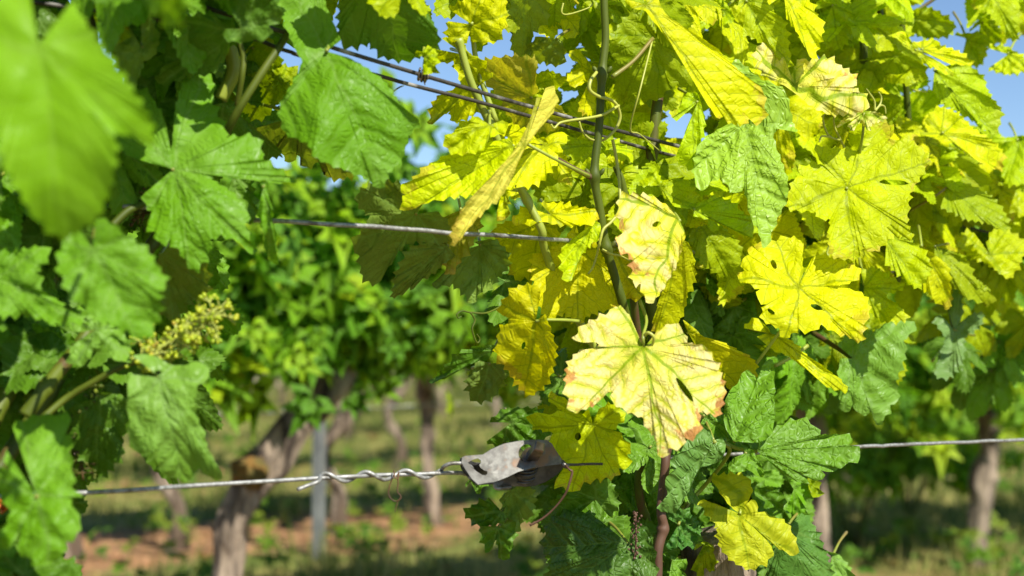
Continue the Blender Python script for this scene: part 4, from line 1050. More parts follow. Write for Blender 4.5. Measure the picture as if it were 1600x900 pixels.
# ------------------------------------------------------------------ wires
def wire(name, pts, rad, mat, label, group='trellis wires of the nearest row', k=8, wob=.0, sub=12):
    c = [P(p[0], p[1], rowdepth(p[0]) + p[2]) for p in pts]
    path = spline(c, sub)
    if wob:
        rg = np.random.default_rng(int(pts[0][0]) & 255)
        s = np.linspace(0, 1, len(path))
        for q in range(3):
            path[:, 2] += wob * np.sin(s * rg.uniform(15, 60) + rg.uniform(0, 6))
    mb = MB(); mb.tube(path, rad, k)
    o = mb.build(name, mat, None)
    return tag(o, label, 'wire', group)


def mbpx(mb, pts, rad, k=8, sub=8, m=0):
    c = [P(p[0], p[1], p[2]) for p in pts]
    mb.tube(spline(c, sub), rad, k, m=m)


wire('trellis_wire', [(-400, -90, .05), (137, 0, .03), (190, 8, .03), (287, 4, .03), (350, 21, .02), (443, 50, .0), (550, 84, .0), (662, 118, .0), (740, 141, .0), (830, 167, .01), (950, 200, .02), (1062, 229, .04), (1300, 290, .1), (1700, 380, .15)], .0018, M_DWIRE, 'dark upper wire slanting down to the right with a rusty clip on it')
wire('trellis_wire', [(-400, -60, .07), (300, 40, .05), (443, 78, .03), (470, 87, .03), (587, 117, .02), (633, 130, .02), (683, 143, .02), (743, 158, .02), (900, 202, .03), (980, 224, .04), (1050, 243, .06), (1300, 305, .12), (1700, 400, .18)], .0017, M_DWIRE, 'second upper wire running just below the one with the clip')
wire('trellis_wire', [(-400, 290, .13), (0, 312, .13), (165, 322, .09), (240, 325, .075), (330, 335, .06), (385, 342, .05), (430, 345, .02), (480, 348, .0), (560, 353, .0), (600, 355, .0), (660, 360, .0), (700, 364, .0), (760, 367, .0), (850, 373, .01), (950, 381, .03), (1300, 415, .12), (1700, 450, .2)], .0019, M_WIRE, 'grey wire crossing behind the narrow pale leaf in the middle', wob=.0002)
wire('trellis_wire', [(1030, 716, .03), (1335, 699, -.0), (1390, 696, .0), (1450, 693, .0), (1530, 690, .0), (1600, 687, .0), (1750, 682, .0), (2300, 655, .0)], .0018, M_WIRE, 'straight grey wire at the lower right', wob=.0002)

# the lower left wire: straight run, wrapped end, loop through the tensioner
TD = 1.175
mb = MB()
mbpx(mb, [(-400, 830, .93), (0, 776, .97), (130, 770, 1.0), (205, 766, 1.01), (300, 759, 1.05), (400, 753, 1.08), (500, 747, 1.11), (560, 744, 1.125), (600, 742, 1.14), (650, 741, 1.15), (690, 739, 1.16), (720, 739, TD - .002), (735, 741, TD + .006)], .0017, 9)
lw = mb.build('trellis_wire', M_WIRE, None)
tag(lw, 'grey lower left wire whose end is twisted back on itself before the tensioner', 'wire', 'trellis wires of the nearest row')
mb = MB()
pts = [P(465, 765, 1.092), P(480, 759, 1.097), P(498, 752, 1.10)]
n = 60
x0, x1 = 500, 690
for i in range(n + 1):
    t = i / n
    x = x0 + (x1 - x0) * t
    yc = 747 - 8 * t
    a = -1.0 + t * 3.05 * 2 * math.pi
    dep = 1.11 + .05 * t
    rr = .0029
    p = P(x, yc, dep)
    p = p + np.array([0, -1, 0]) * rr * math.sin(a) + np.array([0, 0, 1]) * rr * math.cos(a) * 1.15
    pts.append(p)
pts += [P(695, 728, 1.155), P(706, 724, 1.155), P(722, 724, 1.157), P(733, 728, 1.16), (P(738, 733, 1.172)), P(736, 740, 1.182), P(725, 741, 1.186)]
mb.tube(spline(pts, 3), .0016, 9)
mb.build('twisted_end', M_WIRE, lw)

# clip on the upper wire
cd = rowdepth(662)
t = thing('wire_clip', P(662, 118, cd), 'small rusty clip knotted on the upper wire against the blue sky', 'wire clip')
mb = MB()
c = P(662, 118, cd)
wd = P(700, 129, cd) - P(630, 108, cd); wd /= np.linalg.norm(wd)
e1 = np.cross(wd, (0, 1, 0)); e2 = np.cross(wd, e1)
h = []
for i in range(60):
    a = i / 60 * 3.4 * 6.2832
    h.append(c + wd * (i / 60 - .5) * .0085 + (e1 * math.cos(a) + e2 * math.sin(a)) * (.0044 + .0006 * math.sin(i)))
mb.tube(np.array(h), .0010, 6)
mb.build('coil', M_BOLT, t)
mb = MB(); mb.tube(spline([c + wd * .001, P(663, 128, cd - .002), P(664, 133, cd - .002)], 5), [.0006, .0004], 6)
mb.tube(spline([c - wd * .002, P(657, 124, cd - .003), P(655, 123, cd - .003)], 5), [.0006, .0004], 6)
mb.build('loose_end', M_BCANE, t)


# ------------------------------------------------------------------ wire tensioner
import bmesh
tn = thing('wire_tensioner', P(800, 725, TD), 'worn zinc wire tensioner with a square bolt on the lower wire', 'wire tensioner')
Z5 = lambda x, y: (680 + x / 6.43, 660 + y / 6.43)


def plate(outer, hole_list, zf, thick, name, mat, parent, div=5.0):
    """flat steel cut to an outline in the photo, bent in depth by zf(x, y), with real thickness"""
    bm = bmesh.new()
    edges = []
    for loop in [outer] + hole_list:
        vs = [bm.verts.new((x, y, 0)) for x, y in loop]
        for i in range(len(vs)):
            edges.append(bm.edges.new((vs[i], vs[(i + 1) % len(vs)])))
    bmesh.ops.triangle_fill(bm, edges=edges, use_beauty=True)
    # remove any faces inside the holes
    def inside(p, loop):
        c = False
        for i in range(len(loop)):
            (x1, y1), (x2, y2) = loop[i], loop[i - 1]
            if (y1 > p.y) != (y2 > p.y) and p.x < (x2 - x1) * (p.y - y1) / (y2 - y1) + x1: c = not c
        return c
    kill = [f for f in bm.faces if any(inside(f.calc_center_median(), h) for h in hole_list)]
    bmesh.ops.delete(bm, geom=kill, context='FACES_ONLY')
    for _ in range(3):
        bmesh.ops.subdivide_edges(bm, edges=[e for e in bm.edges if e.calc_length() > 14], cuts=1)
        bmesh.ops.triangulate(bm, faces=bm.faces[:])
    bm.verts.ensure_lookup_table()
    bm.normal_update()
    front = {v.index: None for v in bm.verts}
    bm.verts.index_update()
    V = [(v.co.x, v.co.y) for v in bm.verts]
    F = [[v.index for v in f.verts] for f in bm.faces]
    BE = []
    for e in bm.edges:
        if len(e.link_faces) == 1:
            lf = e.link_faces[0]
            for l in lf.loops:
                if l.edge == e: BE.append((l.vert.index, l.link_loop_next.vert.index))
    bm.free()
    n = len(V)
    W = [P(*V[i], TD + zf(*V[i])) for i in range(n)] + [P(*V[i], TD + zf(*V[i]) + thick) for i in range(n)]
    faces = [tuple(f) for f in F] + [tuple(i + n for i in f[::-1]) for f in F]
    faces += [(b_, a_, a_ + n, b_ + n) for a_, b_ in BE]
    base = np.array(P(800, 725, TD))
    me = bpy.data.meshes.new(name)
    me.from_pydata([tuple(w_ - base) for w_ in W], [], faces)
    b2 = bmesh.new(); b2.from_mesh(me)
    bmesh.ops.recalc_face_normals(b2, faces=b2.faces[:])
    b2.to_mesh(me); b2.free()
    o = link(name, me, mat, parent, base)
    bv = o.modifiers.new('bevel', 'BEVEL'); bv.width = .0004; bv.segments = 2; bv.limit_method = 'ANGLE'; bv.angle_limit = R(50)
    return o


def zplate(x, y):
    # front tongue bends away along the crease (756,710)-(780,750); rear part leans back at the top
    s = (x - 756) - (y - 710) * .6
    z = -.004 * 0
    if s < 0: z += s * .00055 * .45
    else: z += s * .00055 * .12
    z += -(y - 722) * .00055 * .55
    return z - .010


outer = [Z5(*p) for p in [(268, 350), (300, 336), (480, 320), (560, 268), (690, 212), (850, 182), (1000, 172), (1120, 178), (1172, 212), (1230, 310), (1285, 395), (1262, 420), (1120, 436), (962, 462), (830, 500), (740, 545), (650, 582), (590, 600), (500, 612), (432, 626), (370, 570), (300, 470), (262, 400)]]
slot = [Z5(*p) for p in [(330, 402), (380, 376), (428, 362), (455, 378), (458, 405), (440, 425), (455, 455), (490, 482), (520, 490), (524, 515), (505, 530), (470, 525), (420, 495), (392, 470), (372, 462), (345, 425)]]
ring = [Z5(922 + 84 * math.cos(a), 312 + 92 * math.sin(a)) for a in np.linspace(0, 2 * math.pi, 22)[:-1]]
plate(outer, [slot, ring], zplate, .0018, 'top_plate', M_ZINC, tn)
lower = [Z5(*p) for p in [(255, 352), (240, 400), (262, 470), (330, 560), (420, 632), (600, 618), (640, 650), (900, 640), (1000, 640), (1110, 600), (1220, 530), (1290, 450), (1285, 395), (1150, 330), (900, 330), (600, 420), (400, 400)]]
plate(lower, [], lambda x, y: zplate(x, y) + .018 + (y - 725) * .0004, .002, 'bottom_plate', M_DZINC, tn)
# spool with wire turns between the plates
mb = MB()
c0 = P(*Z5(900, 480), TD + .017)
ax = np.array([.10, -.55, .83]); ax /= np.linalg.norm(ax)
mb.tube([c0 - ax * .010, c0 + ax * .008], .008, 20)
e1 = np.cross(ax, (1, 0, 0)); e1 /= np.linalg.norm(e1); e2 = np.cross(ax, e1)
h = [c0 + ax * (-.010 + .016 * i / 200) + (e1 * math.cos(i / 200 * 6 * 6.2832) + e2 * math.sin(i / 200 * 6 * 6.2832)) * (.0095 + .0006 * math.sin(i * .3)) for i in range(201)]
mb.tube(np.array(h), .0016, 7)
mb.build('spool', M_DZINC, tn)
# side web joining the two plates
mb = MB()
def web(a, b, z0, z1, th=3.0):
    A0, B0 = Z5(*a), Z5(*b)
    V = []
    for (x, y) in (A0, B0):
        for z in (z0, z1):
            for dy in (0, th):
                V.append(P(x, y + dy, TD + zplate(x, y) + z))
    Q = [(0, 1, 3, 2), (4, 6, 7, 5), (0, 4, 5, 1), (2, 3, 7, 6), (0, 2, 6, 4), (1, 5, 7, 3)]
    mb.add(V, Q)
web((1292, 398), (1180, 232), .002, .02)
web((262, 362), (300, 470), .002, .016)
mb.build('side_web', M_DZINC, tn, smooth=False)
# square bolt standing in the round hole
mb = MB()
bc = np.array(P(*Z5(985, 330), TD - .004)); tip = np.array(P(*Z5(1052, 238), TD - .022))
d = tip - bc; L = np.linalg.norm(d); d /= L
e1 = np.cross(d, (0, 0, 1)); e1 /= np.linalg.norm(e1); e2 = np.cross(d, e1)
def prism(c0, c1, s0, s1, k=4, rot=.5):
    V = []
    for c_, s_ in ((c0, s0), (c1, s1)):
        for j in range(k):
            a = rot + j / k * 6.2832
            V.append(c_ + (e1 * math.cos(a) + e2 * math.sin(a)) * s_)
    Q = [(j, (j + 1) % k, k + (j + 1) % k, k + j) for j in range(k)]
    T = [(0, j + 1, j) for j in range(1, k - 1)] + [(k, k + j, k + j + 1) for j in range(1, k - 1)]
    mb.add(V, Q, T)
prism(bc - d * .01, bc + d * L * .92, .0060, .0058)
prism(bc + d * L * .92, tip, .0058, .0046)
prism(bc - d * .012, bc - d * .004, .0088, .0088, 14)
bo = mb.build('square_bolt', M_BOLT, tn, smooth=False)
mb = MB()
mbpx(mb, [(*Z5(596, 610), TD + .003), (*Z5(606, 652), TD + .002), (*Z5(640, 664), TD + .002), (*Z5(700, 656), TD + .004), (*Z5(756, 648), TD + .008)], .0017, 9)
mb.build('hook', M_WIRE, tn)
mb = MB()
mbpx(mb, [(*Z5(1270, 398), TD), (*Z5(1300, 430), TD - .002), (*Z5(1325, 440), TD), ], .0024, 8)
mb.build('end_loop', M_DZINC, tn)
wire('trellis_wire', [(884, 726, -.05), (900, 726, -.05), (920, 725, -.055), (941, 725, -.055)], .0011, M_DWIRE, 'short dark wire stub leaving the tensioner across the yellow leaf')

dt = MB()
mbpx(dt, [(884, 727, 1.165), (890, 734, 1.16), (894, 738, 1.16), (889, 757, 1.16), (883, 772, 1.162), (868, 792, 1.165), (848, 810, 1.168), (828, 821, 1.17)], [.0008, .0010, .0009, .0008, .0011], 8)
tag(dt.build('dried_tendril', M_BCANE, None), 'brown dried tendril curving down from the right end of the tensioner', 'dried tendril')
dt = MB()
mbpx(dt, [(617, 739, 1.135), (612, 750, 1.135), (607, 768, 1.135), (610, 778, 1.135), (618, 783, 1.135), (625, 780, 1.134), (627, 776, 1.134)], .0005, 6)
mbpx(dt, [(621, 741, 1.134), (622, 755, 1.134), (621, 768, 1.134), (626, 775, 1.134), (622, 783, 1.135), (619, 792, 1.135), (617, 800, 1.135)], [.0006, .0005, .0003], 6)
mbpx(dt, [(615, 735, 1.14), (617, 746, 1.132), (622, 747, 1.134), (623, 737, 1.145)], .0006, 6)
tag(dt.build('dried_tendril', M_DRY, None), 'thin curled dried tendril dangling from the twisted wire', 'dried tendril')
mb = MB()
o = hero(None, 'O', (8, 780), [(0, 770), (12, 768), (19, 780), (14, 794), (-2, 792), (-5, 778)], d=1.0, pet=False, name='withered_leaf', gy=-.3)
o.data.materials.clear(); o.data.materials.append(M_ORANGE)
tag(o, 'small orange withered leaf at the left edge near the lower wire', 'leaf')

# ------------------------------------------------------------------ ground
def ground_mat():
    m, nt = newmat('vineyard_ground')
    n = N(nt)
    co = n.node('ShaderNodeNewGeometry').outputs['Position']
    sp = n.node('ShaderNodeSeparateXYZ', ins={0: co})
    q = n.m('ADD', n.m('MULTIPLY', sp.outputs[0], float(ROWN[0])), n.m('MULTIPLY', sp.outputs[1], float(ROWN[1])))
    s = n.m('ADD', n.m('MULTIPLY', sp.outputs[0], float(ROWDIR[0])), n.m('MULTIPLY', sp.outputs[1], float(ROWDIR[1])))
    qq = n.m('ADD', n.m('SUBTRACT', q, 2.955 - 1.95 * 10 + .1), n.m('MULTIPLY', n.m('SUBTRACT', n.noise(co, 2.6, 5.0, .65), .5), 1.0))
    dist = n.m('PINGPONG', qq, .975)                       # 0 on the row
    soil = n.m('SUBTRACT', 1.0, n.ramp(dist, .40, .62))
    # towards the right the strips are overgrown
    soil = n.m('MULTIPLY', soil, n.m('MULTIPLY', n.ramp(s, 3.0, 4.0, 1.0, .15), n.ramp(q, 5.6, 6.3, 1.0, .2)))
    nz1 = n.noise(co, 7.0, 8.0, .7)
    nz2 = n.noise(co, 2.2, 4.0, .6)
    cs = n.mix(n.ramp(nz1, .38, .64), c4((.46, .25, .12)), c4((.14, .075, .035)))
    cs = n.mix(n.ramp(n.noise(co, 30, 4.0), .55, .7), cs, c4((.50, .33, .20)))
    cg = n.mix(n.ramp(nz2, .35, .65), c4((.08, .13, .02)), c4((.36, .30, .10)))
    cg = n.mix(n.ramp(nz1, .4, .7), cg, c4((.15, .19, .04)))
    col = n.mix(soil, cg, cs)
    bp = n.node('ShaderNodeBump', ins={'Strength': 1.0, 'Distance': .03, 'Height': n.noise(co, 14.0, 6.0, .7)})
    bs = n.node('ShaderNodeBsdfPrincipled', ins={'Base Color': col, 'Roughness': .95, 'Specular IOR Level': .15, 'Normal': bp.outputs[0]})
    n.node('ShaderNodeOutputMaterial', ins={'Surface': bs.outputs[0]})
    return m


def small_leaf(size, rg):
    sp = [(-165, .3), (-135, .62), (-104, .85), (-78, .42), (-52, 1.0), (-27, .52), (0, 1.2), (27, .52), (52, 1.0), (78, .42), (104, .85), (135, .62), (165, .3)]
    cup, fold = rg.uniform(-.3, .5), rg.uniform(-.1, .5)
    V = [(0, 0, 0)]; U = [(0, 0, 0)]
    for f in (.55, 1.0):
        for aa, r_ in sp:
            r2 = r_ * f * size * rg.uniform(.92, 1.08)
            x_, y_ = math.sin(R(aa)) * r2, math.cos(R(aa)) * r2
            V.append((x_, y_, cup * r2 * r2 / size - fold * abs(x_) + rg.normal(0, .05) * size * f))
            U.append((x_ * 10, y_ * 10, f))
    T = [(0, i + 1, i) for i in range(1, 13)]
    Q = [(i, i + 1, 13 + i + 1, 13 + i) for i in range(1, 13)]
    return np.array(V), np.array(Q), np.array(T)[:, ::-1] * 1, np.array(U)


M_GROUND = ground_mat()
u = np.linspace(-1, 1, 261)
gx_ = np.sinh(u * 5.6) / math.sinh(5.6) * 900
v = np.linspace(0, 1, 261)
gy_ = -6 + np.sinh(v * 5.2) / math.sinh(5.2) * 1500
XX, YY = np.meshgrid(gx_, gy_)
hgt = lambda x, y: .012 * np.sin(x * 3.1 + 1.3 * np.sin(y * 2.2)) * np.cos(y * 2.7 + x) + .010 * np.sin(x * 7.3 + y * 4.1) * np.sin(y * 8.7 - x * 2.2)
ZZ = hgt(XX, YY) * np.exp(-np.hypot(XX, YY) / 40)
Vg = np.stack([XX.ravel(), YY.ravel(), ZZ.ravel()], 1)
idx = np.arange(261 * 261).reshape(261, 261)
Qg = np.stack([idx[:-1, :-1].ravel(), idx[:-1, 1:].ravel(), idx[1:, 1:].ravel(), idx[1:, :-1].ravel()], 1)
g = link('ground', mesh_np('ground', Vg, Qg), M_GROUND)
g['kind'] = 'structure'

# grass between the rows
m, nt = newmat('grass_blades')
n = N(nt)
tc = n.node('ShaderNodeAttribute', attribute_name='tint').outputs['Color']
bs = n.node('ShaderNodeBsdfPrincipled', ins={'Base Color': tc, 'Roughness': .6, 'Specular IOR Level': .3})
tr = n.node('ShaderNodeBsdfTranslucent', ins={'Color': tc})
mx = n.node('ShaderNodeMixShader', ins={0: .35, 1: bs.outputs[0], 2: tr.outputs[0]})
n.node('ShaderNodeOutputMaterial', ins={'Surface': mx.outputs[0]})
M_GRASS = m
rg = np.random.default_rng(21)
nb = 90000
yy = 3.0 + rg.uniform(0, 1, nb) ** 1.6 * 15
xx = rg.uniform(-1, 1, nb) * (.42 * yy + .8)
q = xx * ROWN[0] + yy * ROWN[1]; s = xx * ROWDIR[0] + yy * ROWDIR[1]
dist = np.abs(((q - 2.855) / 1.95 + .5) % 1 - .5) * 1.95
cl = np.clip(np.sin(xx * 5.9 + 1.7 * np.sin(yy * 3.3)) * np.sin(yy * 4.3 + 1.5 * np.sin(xx * 4)) * .6 + .5 + .25 * np.sin(xx * 13 + yy * 9), 0, 1)
keep = (rg.uniform(0, 1, nb) < np.clip((dist - .42) / .25, 0.02, 1) * (0.35 + .65 * cl)) | (((s > 3.7) | (q > 6)) & (rg.uniform(0, 1, nb) < .5))
xx, yy, cl, s = xx[keep], yy[keep], cl[keep], s[keep]
k = len(xx)
hh = rg.uniform(.02, .085, k) * (.35 + 1.3 * cl ** 2) * np.where(s > 2.0, 1.5, 1.0)
a = rg.uniform(0, 6.28, k); wd = rg.uniform(.003, .007, k)
lean = rg.uniform(0, .6, k); b2 = rg.uniform(0, 6.28, k)
z0 = hgt(xx, yy) - .005
p0 = np.stack([xx - np.cos(a) * wd, yy - np.sin(a) * wd, z0], 1)
p1 = np.stack([xx + np.cos(a) * wd, yy + np.sin(a) * wd, z0], 1)
p2 = np.stack([xx + np.cos(b2) * hh * lean, yy + np.sin(b2) * hh * lean, z0 + hh], 1)
Vb = np.stack([p0, p1, p2], 1).reshape(-1, 3)
Tb = np.arange(3 * k).reshape(-1, 3)
green = np.array([.09, .17, .015]); straw = np.array([.52, .44, .16])
pt = np.sin(xx * 1.7 + 2.1 * np.sin(yy * .9)) * np.sin(yy * 1.1 + 1.3 * np.sin(xx * 1.6)) * .5 + .5
mixf = np.clip(rg.normal(.10, .25, k) + pt * .8 + (.5 - cl) * .5, 0, 1)[:, None]
tc_ = green * (1 - mixf) + straw * mixf
tc_ = np.repeat(np.concatenate([tc_, np.ones((k, 1))], 1), 3, axis=0)
go = link('grass', mesh_np('grass', Vb, Tb, {'tint': ('FLOAT_COLOR', tc_)}, smooth=False), M_GRASS)
go['kind'] = 'stuff'
# weeds, fallen leaves and prunings on the ground
arrs = []
for i in range(420):
    y_ = 3.4 + rg.uniform() ** 1.4 * 8; x_ = rg.uniform(-1, 1) * (.40 * y_ + .5)
    nn = rg.integers(3, 8); fallen = rg.uniform() < .35
    for j in range(1 if fallen else nn):
        sz = rg.uniform(.02, .05)
        V, Q, T, U = small_leaf(sz, rg)
        X, Y, Z = frame_from_normal((rg.normal(0, .5), rg.normal(0, .5) - (0 if fallen else .4), 1.0), rg.uniform(0, 6.28))
        c = np.array([x_ + rg.normal(0, .05) * (not fallen), y_ + rg.normal(0, .05) * (not fallen), float(hgt(x_, y_)) + (.012 if fallen else rg.uniform(.03, .13))])
        W = c + np.outer(V[:, 0], X) + np.outer(V[:, 1], Y) + np.outer(V[:, 2], Z)
        c_ = (.35, .20, .08) if fallen else ((.09, .24, .02), (.16, .33, .02), (.30, .40, .04))[rg.integers(3)]
        arrs.append((W, Q, T, U, np.tile(np.array([*c_, rg.uniform()]), (len(W), 1))))
V, Q, T, U, Cw = join(arrs)
wo_ = link('weeds', mesh_np('weeds', V, [Q, T], {'leaf_uv': ('FLOAT_VECTOR', U), 'tint': ('FLOAT_COLOR', Cw)}), M_BGL)
wo_['kind'] = 'stuff'
# clods of earth on the bare strips
mb = MB()
for i in range(900):
    y_ = 3.2 + rg.uniform(0, 1) ** 1.3 * 6
    x_ = rg.uniform(-1, .35) * (.40 * y_ + .4)
    q_ = x_ * ROWN[0] + y_ * ROWN[1]
    if abs(((q_ - 2.855) / 1.95 + .5) % 1 - .5) * 1.95 > .42: continue
    r_ = rg.uniform(.004, .026) ** 1.0 * rg.uniform(.5, 1)
    c = np.array([x_, y_, float(hgt(x_, y_)) + r_ * .2])
    n0 = mb.n
    mb.ball(c, r_, 0, 6, axis=rg.normal(0, 1, 3), stretch=rg.uniform(.6, 1.1))
    mb.V[-1] = mb.V[-1] + rg.normal(0, r_ * .16, mb.V[-1].shape)
co_ = mb.build('soil_clods', plain_mat('clod_earth', (.44, .25, .13), (.26, .14, .075), 30, .95, .8, .01, spec=.15), None, origin=np.zeros(3), smooth=False)
co_['kind'] = 'stuff'


# ------------------------------------------------------------------ vines of the rows behind
def crown_mesh(seed, nleaf, ln=1.36, thick=.26, z0=.55, z1=1.15, tail=.15):
    rg = np.random.default_rng(seed)
    arrs = []
    for i in range(nleaf):
        s_ = rg.uniform(-.54, .54) * ln
        z_ = rg.uniform(z0, z1 + .09 * math.sin(s_ * 7 + seed) + rg.uniform(-.08, .05))
        if rg.uniform() < tail: z_ = rg.uniform(z0 - .12, z0 + .1)
        t_ = rg.normal(0, thick * .5) * (1.0 - .35 * (z_ - z0) / (z1 - z0))
        p = ROWDIR[0] * s_ + ROWN[0] * t_, ROWDIR[1] * s_ + ROWN[1] * t_, z_
        side = -1 if t_ < .02 else 1
        nv = np.array([ROWN[0] * side + rg.normal(0, .5), ROWN[1] * side + rg.normal(0, .5), rg.normal(.55, .45)])
        size = rg.uniform(.040, .095)
        V, Q, T, U = small_leaf(size, rg)
        X, Y, Z = frame_from_normal(nv, rg.normal(0, .6))
        W = np.array(p) + np.outer(V[:, 0], X) + np.outer(V[:, 1], Y) + np.outer(V[:, 2], Z)
        c_ = [(.11, .30, .008), (.20, .42, .008), (.32, .54, .008), (.14, .33, .03), (.42, .58, .008)][rg.choice(5, p=[.28, .28, .22, .10, .12])]
        tt = np.tile(np.array([*c_, rg.uniform()]), (len(W), 1))
        arrs.append((W, Q, T, U, tt))
    V, Q, T, U, C = join(arrs)
    return mesh_np('foliage', V, [Q, T], {'leaf_uv': ('FLOAT_VECTOR', U), 'tint': ('FLOAT_COLOR', C)}, smooth=True)


def bg_trunk_mesh(seed, lean=0.0, rad=.04, top=.62):
    rg = np.random.default_rng(seed)
    pts = [(0, 0, -.05)]
    for i in range(1, 5):
        z_ = top * i / 4
        pts.append((lean * (i / 4) ** 1.3 + rg.normal(0, .038), rg.normal(0, .02), z_))
    mb = MB()
    path = spline([np.array(p, float) for p in pts], 12)
    V, Q, T = tube_arrays(path, [rad * 1.2, rad * .8, rad * .7, rad * 1.0, rad * 1.3], 16, bark=.34, seed=seed)
    mb.add(V, Q, T)
    # two short arms along the wire
    e = np.array(pts[-1], float)
    for sg in (-1, 1):
        a1 = e + np.array([ROWDIR[0], ROWDIR[1], 0]) * sg * .14 + np.array([0, 0, .05])
        a2 = e + np.array([ROWDIR[0], ROWDIR[1], 0]) * sg * .34 + np.array([0, 0, .06])
        V, Q, T = tube_arrays(spline([e, a1, a2], 6), [rad * .8, rad * .45, rad * .3], 10, bark=.2, seed=seed + 3)
        mb.add(V, Q, T)
    F = [np.concatenate(mb.Q), np.concatenate(mb.T)]
    return mesh_np('trunk', np.concatenate(mb.V), F)


crowns = [crown_mesh(100 + i, 360, z0=.70, z1=1.13, tail=.06) for i in range(4)]
crowns_big = [crown_mesh(200 + i, 480, z0=.71, z1=1.17, thick=.30, tail=.07) for i in range(3)]
crowns_low = [crown_mesh(250 + i, 600, z0=.57, z1=1.16, thick=.30, tail=.05) for i in range(2)]
trunks = [bg_trunk_mesh(300 + i, lean=(-.05, .04, .08, -.02)[i], rad=.032) for i in range(4)]
for me_ in crowns + crowns_big + crowns_low: me_.materials.append(M_BGL)
for me_ in trunks: me_.materials.append(M_BARK)


def bg_vine(p, crown, trk, label, group, scale=1.0):
    t = thing('grapevine', p, label, 'grapevine', group)
    c = bpy.data.objects.new('foliage', crown); COL.objects.link(c); c.parent = t; c.scale = (1, 1, scale)
    if trk is not None:
        k_ = bpy.data.objects.new('trunk', trk); COL.objects.link(k_); k_.parent = t
    return t


# second row: each vine has its own place in the picture
G2 = 'grapevines of the second row'
foot = on_row(ROW_Q[1], 352)
v = bg_vine(foot, crowns_big[0], None, 'thick leaning old vine at the left below the middle wire', G2)
v.children[0].location.z = .07
# leaning trunk traced: foot (352,1100) -> (358,830) -> (390,750) -> (470,655) -> (530,590)
dd = foot[1]
tp = [P(350, 1140, dd - .05), P(350, 1000, dd - .03), P(356, 890, dd), P(366, 810, dd + .0), P(392, 752, dd + .02), (P(432, 700, dd + .04)), P(474, 648, dd + .08), P(512, 600, dd + .12), P(535, 560, dd + .16)]
mb = MB()
V, Q, T = tube_arrays(spline(tp, 12), [.034, .032, .030, .034, .046, .040, .040, .046, .045], 28, bark=.26, seed=17)
mb.add(V, Q, T)
to = mb.build('trunk', M_BARK, v)
mb = MB()
V, Q, T = tube_arrays(spline([P(405, 742, dd + .0), P(385, 738, dd - .02), P(362, 740, dd - .03)], 6), [.038, .034, .026], 14, bark=.2, seed=8)
mb.add(V, Q, T)
mb.build('mossy_stub', M_MOSS, to)
bg_vine(on_row(ROW_Q[1], 60), crowns_big[1], trunks[1], 'second row vine at the far left behind the near leaves', G2)
bg_vine(on_row(ROW_Q[1], 760), crowns_big[1], None, 'second row vine behind the centre of the yellow one', G2)
bg_vine(on_row(ROW_Q[1], 1000), crowns[3], trunks[2], 'second row vine hidden behind the yellow leaves', G2)
bg_vine(on_row(ROW_Q[1], 1290), crowns_low[0], trunks[0], 'second row vine with leafy suckers right of the crinkled leaf', G2)
v = bg_vine(on_row(ROW_Q[1], 1530), crowns_low[1], None, 'slim second row vine with a knotted trunk at the far right', G2)
dd = v.location.y
mb = MB()
V, Q, T = tube_arrays(spline([P(1526, 925, dd), P(1527, 860, dd), P(1532, 790, dd), P(1536, 745, dd), P(1546, 700, dd), P(1540, 640, dd)], 12), [.036, .032, .036, .046, .030, .034], 20, bark=.15, seed=31)
mb.add(V, Q, T)
mb.build('trunk', M_BARK, v)
bg_vine(on_row(ROW_Q[1], 1720), crowns_low[0], trunks[3], 'second row vine beyond the right edge of the frame', G2)
bg_vine(on_row(ROW_Q[1], 1420), crowns_low[1], None, 'second row vine between the suckers and the knotted trunk', G2)
# low suckers at the right
sk = mb = None
for px, q_, lab in ((1330, 3.5, 'low leafy bush of vine suckers right of the crinkled leaves'), (1420, 3.9, 'low leafy bush of vine suckers left of the knotted trunk')):
    p = on_row(q_, px)
    t = thing('vine_sucker_bush', p, lab, 'bush', 'vine suckers near the ground')
    me_ = crown_mesh(400 + px, 210, ln=.9, thick=.3, z0=.22, z1=.50, tail=.0)
    me_.materials.append(M_BGL)
    link('foliage', me_, None, t)
    mb = MB()
    for j in range(5):
        aa = j * 1.3
        mb.tube(spline([np.array(p) + (0, 0, -.02), np.array(p) + (math.cos(aa) * .08, math.sin(aa) * .08, .2), np.array(p) + (math.cos(aa) * .18, math.sin(aa) * .12, .42)], 5), [.007, .004], 7)
    mb.build('stem', M_CANE, t)

# third row
G3 = 'grapevines of the third row'
for px, ci, ti, lab in ((120, 0, 0, 'third row vine left of all the trunks in view'), (275, 1, 1, 'third row vine with a dark trunk left of the leaning one'), (528, 2, 2, 'third row vine just right of the steel post'),
                        (684, 3, 3, 'third row vine with a straight trunk below the tensioner wire'), (860, 0, None, 'third row vine behind the tensioner'), (1040, 1, None, 'third row vine behind the low crinkled leaves'),
                        (1200, 2, None, 'third row vine behind the lime leaf'), (1330, 3, 0, 'third row vine behind the sucker bushes'), (1470, 0, 2, 'third row vine left of the knotted trunk'), (1610, 1, 1, 'third row vine at the right edge')):
    p = on_row(ROW_Q[2], px)
    bg_vine(p, crowns[ci], trunks[ti] if ti is not None else None, lab, G3)
# rows beyond
for r_i, q_ in enumerate(ROW_Q[3:]):
    s0 = -q_ * .45 - 2; s1 = q_ * 1.9 + 2
    s_ = s0 + (r_i * .37) % 1.3
    i = 0
    while s_ < s1:
        p = at_s(q_, s_)
        px = 800 + p[0] / p[1] * FPX
        if p[1] > 2 and -60 < px < 1660:
            t = bg_vine(p, crowns[(i + r_i) % 4], trunks[(i * 3 + r_i) % 4], 'leafy vine in the blurred rows far behind the third row', 'grapevines of the far rows', 1.0)
        s_ += 1.30; i += 1

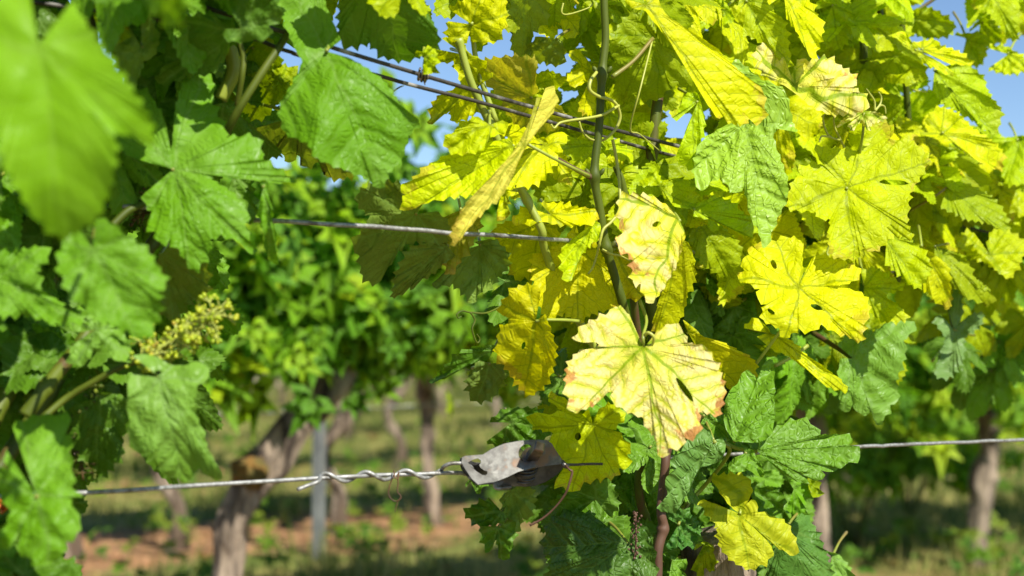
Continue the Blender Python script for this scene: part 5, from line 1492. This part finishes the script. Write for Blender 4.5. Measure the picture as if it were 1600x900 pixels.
# steel post and background wires
p = P(497, 875, 1.0); k_ = CAMZ / (CAMZ - p[2]); pp = P(497, 875, k_)
t = thing('vineyard_post', (pp[0], pp[1], 0), 'grey steel trellis post left of centre in the background', 'post', 'steel trellis posts')
mb = MB()
w_ = .021
sec = [(-w_, .0), (-w_, .03), (-w_ + .004, .03), (-w_ + .004, .004), (w_ - .004, .004), (w_ - .004, .03), (w_, .03), (w_, .0), (w_ * .35, -.004), (0, .002), (-w_ * .35, -.004)]
H = 1.18
Vp = []
for z_ in (-.05, H):
    for x_, y_ in sec: Vp.append((pp[0] + x_, pp[1] + y_, z_))
kk = len(sec)
Qp = [(j, (j + 1) % kk, kk + (j + 1) % kk, kk + j) for j in range(kk)]
mb.add(Vp, Qp)
for z_ in np.arange(.25, 1.15, .12):
    mb.add([(pp[0] + sx * w_ * 1.0 + dx, pp[1] + dy, z_ + dz) for sx in (1,) for dx in (0, .006) for dy in (.004, .02) for dz in (0, .014)], [(0, 1, 3, 2), (4, 6, 7, 5), (0, 4, 5, 1), (2, 3, 7, 6), (0, 2, 6, 4), (1, 5, 7, 3)])
mb.build('profile', M_POST, t, smooth=False)
for px, q_, lab in ((508, ROW_Q[5] + 2, 'tall post end showing against the sky between the leaves'),):
    p = on_row(q_, px)
    t2 = thing('vineyard_post', (p[0], p[1], 0), lab, 'post', 'steel trellis posts')
    sc_ = H if q_ < 8 else CAMZ + (510 - 255) / FPX * p[1]
    mb = MB()
    mb.add([(p[0] + x_, p[1] + y_, z_) for z_ in (-.05, sc_) for x_, y_ in sec], Qp)
    mb.build('profile', M_POST, t2, smooth=False)
for q_, hs in ((ROW_Q[1], (.98,)), (ROW_Q[2], (.49, .85, 1.1)), (ROW_Q[3], (.52,))):
    for h_ in hs:
        mb = MB()
        a = at_s(q_, -6, h_); c = at_s(q_, 14, h_)
        mb.tube(np.array([a + (c - a) * t_ - np.array([0, 0, .01 * math.sin(t_ * 20)]) for t_ in np.linspace(0, 1, 30)]), .0030, 6)
        nm = {ROW_Q[1]: 'second', ROW_Q[2]: 'third', ROW_Q[3]: 'fourth'}[q_]
        lv = {.49: 'lower ', .52: 'lower ', .85: 'middle ', 1.1: 'upper ', .98: 'upper '}[h_]
        tag(mb.build('trellis_wire', M_FARW, None), 'blurred %swire along the %s row of vines' % (lv, nm), 'wire', 'trellis wires of the rows behind')

# a dandelion by the third row
p = P(823, 842, 4.9); p[2] = 0
hz = P(823, 842, 4.9)[2]
t = thing('dandelion', (p[0], p[1], 0), 'small yellow flower blurred on the ground below the tensioner', 'flower')
mb = MB(); mb.tube([np.array([p[0], p[1], -.01]), np.array([p[0] + .004, p[1], hz])], .002, 6); mb.build('stem', M_LCANE, t)
mb = MB()
for j in range(26):
    aa = j * 2.4; r_ = .006 + .0012 * (j % 9)
    c = np.array([p[0] + .004 + math.cos(aa) * r_, p[1] + math.sin(aa) * r_, hz + .004 - r_ * .1])
    mb.ball(c, .007, 0, 5, axis=(math.cos(aa), math.sin(aa), .6), stretch=1.3)
mb.build('flower_head', M_DANDE, t)
